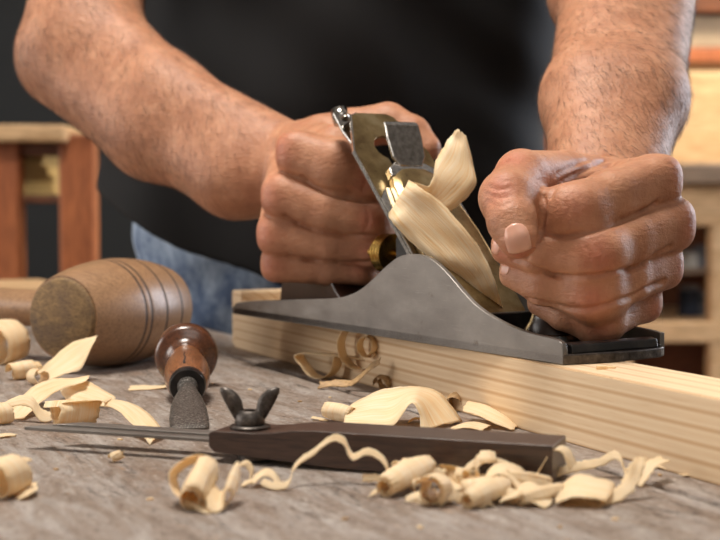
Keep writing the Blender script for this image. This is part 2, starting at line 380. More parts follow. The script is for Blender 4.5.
# shelf unit on the right
D1 = 3000
t = thing('workshop_cabinet', 'pale wooden open cabinet with a grey-brown counter behind the right fist', 'cabinet', (P(740,200,D1)[0],D1+200,FL))
pxbox('counter', 600, 900, 163, 184, D1-30, 480, M['greyb'], t, 5)
pxbox('front_rail', 605, 890, 184, 226, D1, 40, M['pale'], t, 4)
for a, b in ((608,634),(708,732),(860,885)): 
    pxbox('post', a, b, 226, 520, D1, 50, M['pale'], t, 4, zmin=FL); pxbox('post', a, b, 226, 520, D1+380, 50, M['pale'], t, 4, zmin=FL)
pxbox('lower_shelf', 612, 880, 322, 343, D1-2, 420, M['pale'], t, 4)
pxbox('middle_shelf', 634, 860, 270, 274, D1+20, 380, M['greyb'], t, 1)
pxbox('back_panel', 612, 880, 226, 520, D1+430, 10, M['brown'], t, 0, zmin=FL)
def jar(px, py, d, r, h, mat, label, cat, name, group=None):
    p = P(px,py,d); o = thing(name, label, cat, p, 0, group)
    MB().lathe([(r*.9,0),(r,3),(r,h*.8),(r*.8,h*.88)], 24).build('body', mat, o, sharp=50)
    MB().lathe([(r*.86,h*.86),(r*.86,h)], 24).build('lid', M['greycloth'], o, sharp=50)
jar(690,269.5,D1+140,22,44,M['white'],'small white tin on the middle cabinet shelf, left of its neighbour','tin','storage_tin')
jar(701,269.5,D1+140,20,54,M['greycloth'],'grey tin beside the small white tin on the middle cabinet shelf','tin','storage_tin')
jar(689,321,D1+150,24,80,M['navy'],'dark blue jar on the lower cabinet shelf','jar','storage_jar')
jar(702,321,D1+150,19,66,M['grey'],'dark grey jar on the lower cabinet shelf beside the blue jar','jar','storage_jar')
# wooden shelf with a box above the counter
t = thing('wall_shelf', 'orange-brown wooden wall shelf above the grey-brown counter', 'shelf', (P(760,60,3500)[0],3500,P(700,62,3500)[2]))
pxbox('board', 560, 980, 48, 62, 3400, 260, M['orange'], t, 3)
pxbox('upper_board', 560, 980, -6, 12, 3400, 260, M['brown'], t, 3)
for a in (570, 960): pxbox('side_board', a, a+12, -6, 62, 3405, 250, M['orange'], t, 3)
a, b = P(640,48,3450), P(735,17,3450)
o = MB().box(a[0],b[0],3430,3600,a[2],b[2]).build('cardboard_box', M['beige'], world=True, loc=((a[0]+b[0])/2,3500,a[2]), smooth=False); bevel(o,2)
tag(o, 'greyish beige box standing on the orange-brown wall shelf', 'box')
t = thing('timber_board', 'tall pale board leaning on the wall behind the counter under the wall shelf', 'board', (P(720,100,3600)[0],3600,P(720,163,3600)[2]))
pxbox('panel', 655, 800, 74, 162, 4240, 25, M['pale'], t, 3, zmin=FL)

# ================================================================== WORKBENCH
YAW = .4344; RZ = YAW-PI/2
BO = (-98.3, 1118.9, 0.)                             # near-left bottom corner of the batten
def BW(x, y, z=0.): return np.array([BO[0]+math.cos(RZ)*x-math.sin(RZ)*y, BO[1]+math.sin(RZ)*x+math.cos(RZ)*y, z])
bench = thing('workbench', 'old scuffed grey-brown wooden workbench the tools lie on', 'workbench', (BO[0],BO[1],FL), RZ)
def plank(y0, y1, j0, j1, x0=-900, x1=1250):
    xs = np.linspace(x0, x1, 360)
    def edge(y, j, seed):
        r = np.random.RandomState(seed); k = np.interp(xs, np.linspace(x0,x1,120), r.normal(0,1,120)); k2 = np.interp(xs, np.linspace(x0,x1,40), r.normal(0,1,40))
        return y+j*(k*.5+k2*.8)
    e0, e1 = edge(y0, j0, 3), edge(y1, j1, 4)
    if j0 and y0 > -40:                                # chipped hollow beside the batten
        e0 = e0+6*np.exp(-((xs-170)/40)**2)
    n = len(xs); V = []
    for z in (-1.2, 0):
        for e, sgn in ((e0,1),(e1,-1)):
            for i in range(n): V.append((xs[i], e[i]+(sgn*1.0 if z == 0 else 0), z))
    for e in (e0,e1):
        for i in range(n): V.append((xs[i], e[i], -62))
    Fc = []
    A0,A1,B0,B1,C0,C1 = 0,n,2*n,3*n,4*n,5*n
    for i in range(n-1):
        Fc += [(B0+i,B0+i+1,B1+i+1,B1+i),(A0+i,A0+i+1,B0+i+1,B0+i),(B1+i,B1+i+1,A1+i+1,A1+i),(C0+i,C0+i+1,A0+i+1,A0+i),(A1+i,A1+i+1,C1+i+1,C1+i),(C1+i,C1+i+1,C0+i+1,C0+i)]
    for i, r in ((0,1),(n-1,0)):
        f = [C0+i,A0+i,B0+i,B1+i,A1+i,C1+i]; Fc.append(f[::-1] if r else f)
    V = [(a,b,c-FL) for a,b,c in V]
    return V, Fc
top = MB()
for y0, y1, j0, j1 in ((-20,32,1.2,0),(-330,-24,.3,1.2),(-640,-331.5,.3,.3),(-960,-641.5,.3,.3)): top.add(*plank(y0,y1,j0,j1))
top.build('bench_top', M['bench'], bench, smooth=False)
for x in (-840, 1130):
    for y in (-930, -60): bevel(MB().box(x,x+80,y,y+80,0,-FL-62).build('leg', M['greyb'], bench, smooth=False), 4)
for y in (-905, -45): bevel(MB().box(-800,1150,y,y+30,140,230).build('stretcher', M['greyb'], bench, smooth=False), 3)
bevel(MB().box(-800,1150,-930,-10,-FL-76,-FL-62.5).build('underboard', M['greyb'], bench, smooth=False), 2)

# ================================================================== PINE BATTEN
BH, BWD = 36., 43.7
batten = MB().box(0,800,0,BWD,0,BH).build('pine_batten', M['pine'], loc=BO, rz=RZ, smooth=False); bevel(batten, .7)
tag(batten, 'long pale pine batten being planed on the bench edge', 'batten')

stop = MB().box(-22,-1,6,64,0,43.5).build('stop_block', M['pine'], loc=BO, rz=RZ, smooth=False); bevel(stop, 1.5)
tag(stop, 'short pine block standing at the far end of the batten, behind the plane heel', 'block')
# ================================================================== HAND PLANE
PY = .5637; PRZ = PY-PI/2; HO = (-89.7, 1004.4, BH+.15)
hp = thing('hand_plane', 'grey iron bench plane resting on the pine batten between both fists', 'hand plane', HO, PRZ)
e_ = np.array([math.cos(PRZ), math.sin(PRZ)]); m_ = np.array([-math.sin(PRZ), math.cos(PRZ)])
def PL(px, py, Y=0.):                                # pixel -> plane's own X, Z on the upright plane y = Y
    r = ray(px,py); o = np.array([0,0,CAMH])-np.array(HO)
    t = (Y-o[:2]@m_)/(r[:2]@m_); q = o+r*t
    return (q[:2]@e_, q[2])
def PWd(x, y, z): return np.array([HO[0]+e_[0]*x+m_[0]*y, HO[1]+e_[1]*x+m_[1]*y, HO[2]+z])
PWI = 72.
outl = [PL(*q) for q in ((236,303),(253,301),(300,299.5),(335,298),(350,294.5),(362,288),(374,277.5),(386,266),(397,257.5),(408,254.3),(420,255),(430,258.5),(440,266.5),(450,277),(461,290),(473,303),(486,313),(500,321),(515,328),(530,333),(545,336.5),(556,339.5),(561,343),(563,350))]
hx = outl[0][0]
sm = spline([(a,b) for a,b in outl], 90)
prof = [(0,0),(0,sm[0][1]*.55)]+[(max(a,.8),b) for a,b in sm]+[(355,sm[-1][1]*.6),(355,0)]
# sole with a slightly bowed toe
toe = [(355+4.5*math.sin(PI*min(1,(y/PWI)*1.02))*1.0, y) for y in np.linspace(0,PWI-7,14)]+[(354.5-7*(1-math.cos(a)), PWI-7+7*math.sin(a)) for a in np.linspace(.2,PI/2,6)]
sole = [(0,4),(1.5,1.5),(4,0)]+toe+[(4,PWI),(0,PWI-4)]
bevel(MB().prism(sole, 0, 5, 'z').build('sole', M['dmetal'], hp, smooth=False), .6)
bevel(MB().prism(prof, 0, 3.2, 'y').build('side_wall', M['iron'], hp, sharp=35), .5, 2, 50)
prof2 = [(a if a < 350 else 351, b) for a, b in prof]
bevel(MB().prism(prof2, PWI-3.2, PWI, 'y').build('side_wall', M['iron'], hp, sharp=35), .5, 2, 50)
b = MB().box(6,170,3.3,PWI-3.3,5,7.5); b.box(252,352,3.3,PWI-3.3,5,6.5)
b.box(250,256,3.3,PWI-3.3,6,17); b.prism([(346,5),(355,5),(354,9.5),(350,10.5),(346,8)], 6, PWI-8, 'y'); b.box(20,110,28,41,7,11)
bevel(b.build('bed', M['japan'], hp, smooth=False), .8)
bevel(MB().prism([(256,6.5),(256,33),(248,40),(252,6.5)], PWI-7, PWI-3.3, 'y').build('inner_wall', M['rust'], hp, smooth=False), .4)
# frog
X0 = 255.
bevel(MB().prism([(182,7),(243,7),(X0-60-6,58),(X0-60-16,58),(180,30)], 18, 52, 'y').build('frog', M['japan'], hp, smooth=False), 1)
c45 = math.sqrt(.5); YC = 36.5
def bl(a, b, c): return (X0-a*c45+c*c45, YC+b, a*c45+c*c45)
def slab(poly, c0, c1, holes=None):                  # polygon in the iron's own (a, b), thickness c0..c1
    m = MB(); n = len(poly)
    V = [bl(a,b,c0) for a,b in poly]+[bl(a,b,c1) for a,b in poly]
    return m.add(V, [list(range(n)), list(range(n,2*n))[::-1]]+[(i,n+i,n+(i+1)%n,(i+1)%n) for i in range(n)])
HW = 28.
arc = lambda a0, b0, r, t0, t1, n=8: [(a0+r*math.sin(t), b0+r*math.cos(t)) for t in np.linspace(t0,t1,n)]
# iron with keyhole slot: outline and slot bridged by a hairline
outer = [(0,HW),(154,HW),(186,HW-12),(189,HW-17),(189,-HW+17),(186,-HW+12),(154,-HW),(0,-HW)]
slot = [(40,-5.5)]+[(146,-5.5)]+[(157+11*math.cos(t), -11*math.sin(t)) for t in np.linspace(2.6,-2.6,16)]+[(146,5.5),(40,5.5)]
poly = outer+[(0,-.02),(40,-.02)]+slot+[(40,.02),(0,.02)]
bevel(slab(poly, 0, 2.3).build('plane_iron', M['tarnish'], hp, smooth=False), .25, 1)
bevel(slab([(0,-HW-.35),(0,-HW+.5),(154,-HW+.5),(186,-HW+12.5),(189,-HW+17.3),(189.4,-HW+16.8),(186.4,-HW+11.4),(154.3,-HW-.35)], -.1, 2.45).build('iron_edge', M['steel'], hp, smooth=False), .1, 1)
outer2 = [(4,HW),(112,HW),(120,HW-6),(120,-HW+6),(112,-HW),(4,-HW)]
bevel(slab([(a,b) for a,b in outer2], 2.5, 4.3).build('cap_iron', M['steel'], hp, smooth=False), .3, 1)
# lever cap: shield shape, widening towards the mouth
lc = [(8,25),(30,26),(80,24),(118,19),(130,16),(135,9),(136,0),(135,-9),(130,-16),(118,-19),(80,-24),(30,-26),(8,-25)]
n = len(lc); m = MB(); V = []
for c0, s in ((4.5,1.),(9.,1.),(11.5,.86)):
    for a, b in lc: V.append(bl(66+(a-66)*(s if c0 > 9 else 1), b*s, c0 if a > 60 else c0*.75+1))
Fc = [list(range(n)), [2*n+i for i in range(n)][::-1]]
for k in range(2): Fc += [(k*n+i,(k+1)*n+i,(k+1)*n+(i+1)%n,k*n+(i+1)%n) for i in range(n)]
m.add(V, Fc); bevel(m.build('lever_cap', M['tarnish'], hp, sharp=30), .6)
rim = slab([(124,18),(131,17),(137,9),(138,0),(137,-9),(131,-17),(124,-18)], 4.6, 10.4); bevel(rim.build('cap_end', M['steel'], hp, smooth=False), .8)
# raised cam lever
m = MB(); cam = [(132,8),(138,12),(150,13),(158,12.5),(158,-12.5),(150,-13),(138,-12),(132,-8)]
V = []
for dz in (0, 2.2):
    for a, b in cam: V.append(bl(a, b, 8.5+(a-132)*.42+dz))
k = len(cam); m.add(V, [list(range(k)), list(range(k,2*k))[::-1]]+[(i,k+i,k+(i+1)%k,(i+1)%k) for i in range(k)])
bevel(m.build('cam_lever', M['steel'], hp, smooth=False), .7)
bevel(slab([(156.5,12.6),(160.5,12.2),(160.5,-12.2),(156.5,-12.6)], 18.9, 21.6).build('cam_tip', M['steel'], hp, smooth=False), .9, 3)
MB().lathe([(0.5,0),(7,0),(7.6,1),(7.6,3),(6,4.2),(.5,4.4)], 24, bl(62,0,9), (c45,0,c45)).build('cap_screw', M['steel'], hp, sharp=40)
MB().lathe([(3,-20),(3,-4),(10,-4),(12.4,-3),(12.4,-1.6),(11.4,-.8),(12.4,0),(12.4,1.4),(11.4,2.2),(12.4,3),(12.4,4.4),(11.4,5.2),(12.4,6),(12.4,7.2),(10,8),(3,8),(3,16)], 40, (150,YC-4,47), (1,0,0)).build('adjusting_nut', M['brass'], hp, sharp=35)
# lateral lever, tipping out behind the iron
q = [bl(128,-8,-6), bl(148,-11,-6), bl(164,-13,-8), bl(180,-15,-8), bl(194,-17,-5)]
m = MB(); V = []
for i, p in enumerate(q):
    w2 = [2.5,3.5,5,6,6.5][i]
    for sx in (-1,1):
        for sz in (0,2.4): V.append((p[0]+sz*c45, p[1]+sx*w2, p[2]+sz*c45))
Fc = []
for i in range(len(q)-1):
    a = i*4; Fc += [(a,a+4,a+5,a+1),(a+2,a+3,a+7,a+6),(a+1,a+5,a+7,a+3),(a,a+2,a+6,a+4)]
Fc += [(0,1,3,2),(16,18,19,17)]
m.add(V, Fc); bevel(m.build('lateral_lever', M['steel'], hp, smooth=False), .9, 3)
MB().tube([bl(199,-17,-4), bl(190,-16.5,-8)], [5.5,5.5], 20).build('lever_tip', M['steel'], hp)
# tote and knob
def rounded_prism(name, prof, y0, y1, mat, par, r):
    o = MB().prism(prof, y0, y1, 'y').build(name, mat, par, sharp=60); bevel(o, r, 4, 50); return o
tp = spline([(24,7),(30,30),(44,55),(46,80),(36,100),(38,110),(56,116),(78,114),(84,106),(80,92),(76,70),(82,45),(98,22),(112,13),(112,7)], 60)
rounded_prism('tote', [tuple(q) for q in tp], YC-12, YC+12, M['rosewood'], hp, 7)
MB().lathe([(.5,0),(16,0),(16.5,3),(12,10),(9.5,18),(10.5,27),(15.5,36),(17.5,44),(15.5,52),(9,57),(.5,58)], 36, (303,YC,6.5)).build('knob', M['rosewood'], hp)
MB().lathe([(17.6,-.2),(17.6,3),(16.4,3.6),(16.4,-.2)], 36, (303,YC,6.5)).build('knob_ring', M['steel'], hp, sharp=40)

# ================================================================== SLIDING BEVEL (front)
La, Ra = np.array([-68.,640.]), np.array([79.,586.]); SD = (Ra-La)/np.hypot(*(Ra-La)); SL = np.hypot(*(Ra-La)); SRZ = math.atan2(SD[1],SD[0])
bv = thing('angle_gauge', 'dark wooden angle gauge with slotted steel blade and wing nut lying in front', 'angle gauge', (La[0],La[1],0), SRZ)
z0, z1 = 3.2, 16.0
m = MB(); W = 27.
# stock: thinned at the nut end
prof = [(3,z0+1.5),(0,z0+4),(0,13.2),(2.5,14.4),(22,14.4),(30,15.0),(40,16.6),(50,17.2),(SL-.6,17.2),(SL,16.6),(SL,.6),(SL-.6,.2),(60,1.4)]
m.prism(prof, 0, W, 'y'); st_ = m.build('stock', M['stock'], bv, smooth=False); bevel(st_, 1.1, 3)
bld = [(-84,2.),(-72,22.5),(30,22.5),(30,2.)]
sl = [(-74,9.2),(-74,11.4),(-71,12.4),(24,12.4),(24,8.2),(-71,8.2)]
n = 4; V = []
pol = [(-97,1.),(30,1.),(30,10),(24,10),(24,7.6),(-82,7.6),(-86,8.6),(-87.4,10.4),(-86,12.2),(-82,13.4),(24,13.4),(24,10.02),(30,10.02),(30,22.5),(-78,22.5)]
bevel(MB().prism(pol, 9.0, 10.6, 'z').build('blade', M['iron'], bv, smooth=False), .2, 1)
nx, ny = 15., 12.
MB().lathe([(.5,14.4),(8.8,14.4),(9.2,14.9),(9.2,15.7),(8.6,16.2),(.5,16.2)], 36, (nx,ny,0)).build('washer', M['dmetal'], bv, sharp=40)
MB().lathe([(6.6,16.2),(7,17),(6.4,20.5),(5.2,22.4),(4.6,22.8),(2.6,22.6),(2.6,20),(.4,20)], 32, (nx,ny,0)).build('wing_nut', M['dmetal'], bv, sharp=40)
nutobj = bpy.data.objects['wing_nut']
def wing(sgn, ang):
    m = MB(); V = []; ca, sa = math.cos(ang), math.sin(ang)
    sec = [(3.8,17.6,3.2,2.4),(5.6,21.,3.6,2.3),(7.2,25.,4.3,2.2),(8.6,29.,4.9,2.1),(9.4,31.4,4.0,1.9),(9.6,32.6,2.0,1.2)]
    for r, z, w_, t_ in sec:
        for k in range(12):
            a = 2*PI*k/12; u = w_*math.cos(a); v = t_*math.sin(a)*.9
            x = sgn*(r+u); V.append((nx+x*ca-v*sa, ny+x*sa+v*ca, z+u*.35))
    Fc = [(i*12+k, i*12+(k+1)%12, (i+1)*12+(k+1)%12, (i+1)*12+k) for i in range(5) for k in range(12)]+[list(range(12))[::-1],[60+k for k in range(12)]]
    if sgn > 0: pass
    else: Fc = [list(f)[::-1] for f in Fc]
    return m.add(V, Fc).build('wing', M['dmetal'], nutobj)
wing(1, .35); wing(-1, .35)
MB().lathe([(.5,.2),(7,.2),(8.5,1.2),(8.5,3.6),(.5,3.6)], 28, (nx+3,ny,0)).build('nut_base', M['dmetal'], bv, sharp=40)

# ================================================================== CHISEL-LIKE SCRAPER
T0 = np.array([-86.5,724.,1.8]); T1 = np.array([-110.,905.,20.8]); ax = (T1-T0)/np.linalg.norm(T1-T0); LT = np.linalg.norm(T1-T0)
ch = thing('turned_handle_chisel', 'short steel chisel with turned brown mushroom handle lying on the bench', 'chisel', (T0[0],T0[1],0))
def lath(name, prof, mat, seg=48): return MB().lathe(prof, seg, T0, ax).build(name, mat, ch, world=True, sharp=50)
hpf = spline([(9.8,92),(11.6,98),(13,108),(13.4,118),(12.8,130),(11,142),(9.6,150),(9.8,158),(12.5,163),(18,166),(19.6,169),(19.8,175),(18.6,180),(14,184),(7,186.5),(.4,187)], 60)
hpl = [tuple(q) for q in hpf]; ki = next(i for i, q in enumerate(hpl) if q[1] > 156)
lath('handle', hpl[:ki+1], M['handle']); lath('pommel', hpl[ki:], M['pommel'])
lath('ferrule', [(6,88),(9.8,88),(10.6,90),(10.6,98),(9.6,100)], M['japan'])
lath('tang', [(2.5,76),(4.2,82),(6,87),(6,90)], M['pitted'])
m = MB(); V = []; up = np.array([0,0,1.]); up = up-ax*(up@ax); up /= np.linalg.norm(up); sd = np.cross(ax, up)
rows = [(-1,6.5,.25),(0,8.6,.6),(5,9.9,1.6),(18,10.3,2.6),(42,9.6,3.2),(60,8,4),(74,5.6,4.8),(84,4.4,5.2)]
K = 16
for s_, w_, h_ in rows:
    for k in range(K):
        a = 2*PI*k/K; u = w_*math.cos(a); v = (h_*.9 if math.sin(a) > 0 else h_*.25)*math.sin(a)
        V.append(T0+ax*s_+sd*u+up*(v))
Fc = [(i*K+k,(i+1)*K+k,(i+1)*K+(k+1)%K,i*K+(k+1)%K) for i in range(len(rows)-1) for k in range(K)]+[list(range(K)),[(len(rows)-1)*K+k for k in range(K)][::-1]]
m.add(V, Fc).build('blade', M['pitted'], ch, world=True, sharp=50)
# dark split in the handle
m = MB(); pts = [T0+ax*(98+i*2.6)+up*(np.interp(98+i*2.6,[98,108,118,130],[11.5,12.95,13.35,12.75]))-sd*(1.5+.4*math.sin(i*1.3)) for i in range(11)]
m.tube(pts, [.7,.7,.6,.55,.5,.45,.4,.35,.3,.2,.1], 6).build('split', M['burnt'], ch, world=True)

# ================================================================== MALLET
A0 = np.array([-199.,953.,37.5]); md = np.array([.46,.888,0.]); ML = 114.
ml = thing('wooden_mallet', 'barrel-shaped turned wooden mallet lying on its side on the bench', 'mallet', (A0[0]+md[0]*60,A0[1]+md[1]*60,0))
rm = lambda h: 27.5+10.*(1-((h-ML*.52)/(ML*.52))**2)
hs = list(np.linspace(2.5,ML-2.5,260)); pr = [(.4,0),(25.5,0),(27,.8)]
for h in hs:
    g = 0
    for q in (46,52,70,92): g += .7*math.exp(-((h-q)/.8)**2)
    pr.append((rm(h)-g, h))
pr += [(26.5,ML-.8),(25,ML),(.4,ML)]
MB().lathe(pr[3:-2], 72, A0, md).build('head', M['mallet'], ml, world=True, sharp=60)
MB().lathe([(.4,-.4),(25.,-.4),(26.4,.4),(27.,2.6)], 64, A0, md).build('end_face', M['mallet_end'], ml, world=True, sharp=50)
for q in (46,52,70,92):
    MB().lathe([(rm(q)-1.4,q-1.3),(rm(q)-.12,q-.9),(rm(q)-.12,q+.9),(rm(q)-1.4,q+1.3)], 72, A0, md).build('burnt_ring', M['burnt'], ml, world=True, sharp=60)
hd_ = np.array([-md[1],md[0],0.]); hc = A0+md*58
pp = [hc+hd_*q+np.array([0,0,0]) for q in (20,45,80,120,180,240,262,268)]
MB().tube(pp, [12,12.5,13.5,14,15,15.5,14,9], 28).build('handle', M['mallet'], ml, world=True)
HAIR = True

# ================================================================== THE WORKMAN
man = thing('person', 'person in black t-shirt and blue jeans pushing the plane with both fists', 'person', (-30,1400,FL))
# --- hand on the front knob (right in the picture) and its arm
R = Sdf()
R.grp(1,True).chain([J(622,182,838,22), J(655,181,766,26), J(612,196,748,25.5), J(573,212,734,25), J(545,213,742,22), J(526,216,764,18)])
R.grp(1.8,True).chain([J(628,190,842,22), J(667,224,768,27), J(628,240,747,24.5), J(590,254,731,24), J(540,252,738,21), J(508,247,752,17)])
R.grp(1.8,True).chain([J(632,200,846,22), J(658,265,772,24), J(628,280,749,21.5), J(592,294,736,22), J(545,285,742,20), J(514,273,756,15)])
R.grp(1.8,True).chain([J(630,208,850,20), J(640,301,774,21), J(618,313,760,18), J(598,321,750,18), J(566,314,750,16), J(542,301,762,15)])
R.grp(5).chain([J(606,182,838,24), J(565,175,795,24), J(521,175,752,25)]).chain([J(521,175,752,25), J(507,198,729,27.5)]).chain([J(507,198,729,27.5), J(512,222,717,24), J(518,238,712,21)])
R.grp(7).cap(P(575,185,790), P(640,190,800), 10, 11, 5)                                  # web between thumb and forefinger
R.cap(P(640,200,805), P(640,265,812), 17, 13, 8)                                         # heel of the hand
for q in ((574,211,728,20),(597,256,724,20),(595,298,729,18),(601,325,743,14)): R.grp(14).cap(P(q[0]-4,q[1]+1,q[2]+2), P(q[0]+8,q[1]-3,q[2]+3), (q[3]-1)*q[2]/F, (q[3]-2)*q[2]/F)
R.grp(6).chain([J(588,190,862,40), J(592,100,930,45), J(612,-5,1050,50)], 22).chain([J(622,195,862,38), J(638,100,930,43), J(644,0,1050,50)], 22)
SHR, SHL = np.array([-205.,1262.,500.]), np.array([178.,1262.,500.])
R.grp(20).cap(P(608,-12,1060), SHL, 44, 56, 10)
# --- hand on the rear tote (left in the picture) and its arm
L = Sdf()
L.grp(1,True).chain([J(296,150,1005,20), J(298,153,942,21.5), J(335,166,935,26), J(368,180,937,22), J(390,192,952,17), J(398,200,975,14)])
L.grp(1.8,True).chain([J(292,165,1008,22), J(284,196,944,22), J(330,210,935,21.5), J(372,221,934,21), J(390,230,952,16), J(394,236,975,14)])
L.grp(1.8,True).chain([J(290,178,1008,22), J(278,234,948,20.5), J(330,244,939,17), J(372,250,937,17.5), J(386,256,955,14), J(388,258,975,13)])
L.grp(1.8,True).chain([J(290,190,1010,20), J(279,264,954,17.5), J(330,271,946,14), J(362,270,944,14), J(376,270,958,12), J(380,268,975,12)])
L.grp(6).chain([J(298,145,1010,24), J(322,138,1000,23), J(350,130,995,21), J(388,123,990,20), J(412,134,984,18), J(427,148,978,14)])
L.grp(6).cap(P(318,142,985), P(336,142,952), 12, 12, 5)
L.grp(5).chain([J(295,160,1022,34), J(166,98,1085,39), J(98,32,1140,42)], 22).chain([J(295,182,1022,34), J(236,176,1040,37), J(152,134,1085,40), J(64,62,1140,46)], 22)
L.grp(20).cap(P(80,40,1146), SHR, 44, 56, 10)

def colour_ruddy(me, V, spots):
    d = np.zeros(len(V), np.float32)
    for c, r in spots: d = np.maximum(d, np.exp(-((V-c)**2).sum(1)/(r*r)))
    a = me.attributes.new('ruddy', 'FLOAT', 'POINT'); a.data.foreach_set('value', d.astype(np.float32))
HRES = 1.2
def surf_d(sdf, px, py, d0, d1):                     # where the line of sight meets the skin
    ds = np.linspace(d0, d1, 600); pts = np.array([P(px,py,d) for d in ds], np.float32); v = sdf(pts); i = np.argmax(v < 0)
    return ds[i] if (v < 0).any() else None
def grad_many(sdf, p):
    e = .6; p = p.astype(np.float32); g = np.stack([sdf(p+np.eye(3, dtype=np.float32)[i]*e)-sdf(p-np.eye(3, dtype=np.float32)[i]*e) for i in range(3)], 1); return g/np.maximum(np.linalg.norm(g,axis=1,keepdims=True),1e-6)
def crease(sdf, V, lines):                           # skin folds: the surface dips along each line
    dep = np.zeros(len(V))
    for ln, dmax, sg in lines:
        pp = spline([(a,b) for a, b in ln], len(ln)*5); pts = []
        for x, y in pp:
            d = surf_d(sdf, x, y, 640, 1100)
            if d: pts.append(P(x, y, d))
        pts = np.array(pts); near = np.where(((V > pts.min(0)-6) & (V < pts.max(0)+6)).all(1))[0]; W_ = V[near]; best = np.full(len(W_), 1e9)
        for a, b in zip(pts, pts[1:]):
            ab = b-a; L2 = max(ab@ab, 1e-6)
            if L2 > 400: continue
            h = np.clip((W_-a)@ab/L2, 0, 1); best = np.minimum(best, np.linalg.norm(W_-a-h[:,None]*ab, axis=1))
        dep[near] = np.maximum(dep[near], dmax*np.exp(-(best/sg)**2))
    k = np.where(dep > .05)[0]; V = V.copy(); V[k] -= grad_many(sdf, V[k])*dep[k][:,None]; return V
CRR = [(((542,233),(560,236),(580,234),(605,227),(628,219),(643,211),(656,203)),2.2,1.5),
 (((512,259),(523,262),(540,270),(556,275),(575,277),(595,276),(620,271),(638,266),(655,255),(670,247)),2.2,1.5),
 (((522,297),(532,301),(548,304),(566,308),(585,309),(604,305),(630,297),(650,287),(664,281)),2.2,1.5),
 (((543,196),(545,210),(543,228),(537,245),(526,259)),2.2,1.5),
 (((550,197),(556,186),(568,178),(585,170),(606,160)),1.6,1.4), (((557,174),(572,166),(588,160)),.9,1.2),
 (((565,203),(568,212),(565,221)),.6,1.), (((574,201),(578,211),(575,222)),.6,1.), (((587,248),(590,257),(587,266)),.6,1.), (((598,246),(601,256),(598,266)),.6,1.), (((588,292),(590,299),(588,307)),.5,1.), (((598,290),(600,298),(598,307)),.5,1.),
 (((488,186),(498,190),(509,188)),.6,1.), (((487,194),(498,198),(510,196)),.6,1.), (((488,201),(499,206),(511,203)),.5,1.)]
CRL = [(((303,177),(315,187),(335,195),(355,200),(376,201)),2.2,1.7), (((286,216),(300,224),(326,233),(350,236),(377,236)),2.2,1.7), (((290,255),(310,259),(335,262),(355,263),(373,262)),2.2,1.7),
 (((362,168),(366,178),(363,190)),.6,1.2), (((366,208),(369,219),(366,230)),.6,1.2)]
parts = []
spotsR = [(P(*q),r) for q,r in (((573,210,724),9),((597,257,716),10),((592,300,722),9),((600,327,738),7),((684,176,760),9),((692,226,762),10),((683,268,768),9),((500,190,716),9),((512,160,740),9),((655,310,765),8),((520,256,705),9),((505,250,745),7))]
spotsL = [(P(*q),r) for q,r in (((366,180,925),9),((369,220,920),9),((366,251,922),8),((356,270,930),7),((282,150,935),11),((270,196,938),11),((265,236,942),11),((270,266,946),9))]
for sdf, res, spots in ((R, HRES, spotsR), (L, HRES, spotsL)):
    lo, hi = sdf.bounds(); V, Q = polygonise(sdf, lo, hi, res); V = crease(sdf, V, CRR if sdf is R else CRL); parts.append((V, Q, spots))
# trunk, neck and head (mostly under clothes or above the frame)
T = Sdf()
Yk = .62
T.grp(1).cap((-30,1395,40), (-24,1322,230), 66, 104, 10).cap((-24,1322,230), (-14,1268,430), 104, 102, 10)
T.cap((-90,1395,80), (-100,1290,400), 50, 78, 10).cap((30,1395,80), (72,1290,400), 50, 78, 10)
T.cap(SHR+np.array([15,0,-4]), SHL-np.array([15,0,4]), 62, 62, 50)
T.grp(30).cap((-14,1240,520), (-10,1180,620), 56, 52, 10)
T.grp(18).cap((-8,1150,700), (-8,1172,716), 74, 78, 20).cap((-8,1118,640), (-8,1130,690), 42, 64, 30)
T.grp(6).cap((-8,1073,682), (-8,1066,655), 8, 12, 6)
for s_ in (-1,1): T.grp(5).cap((-8+s_*80,1160,690), (-8+s_*82,1164,668), 11, 8, 6)
lo, hi = T.bounds(); V, Q = polygonise(T, lo, hi, 5.); parts.append((V, Q, [((-8,1090,640),1)]))
allV = np.concatenate([p[0] for p in parts]); off = 0; allQ = []
for V, Q, s_ in parts: allQ.append(Q+off); off += len(V)
allQ = np.concatenate(allQ)
def fmesh(name, V, Q, mat, parent): return mesh(name, V, Q, mat, parent, world=True)
ob = fmesh('body', allV, allQ, M['skin'], man)
colour_ruddy(ob.data, allV, spotsR+spotsL)
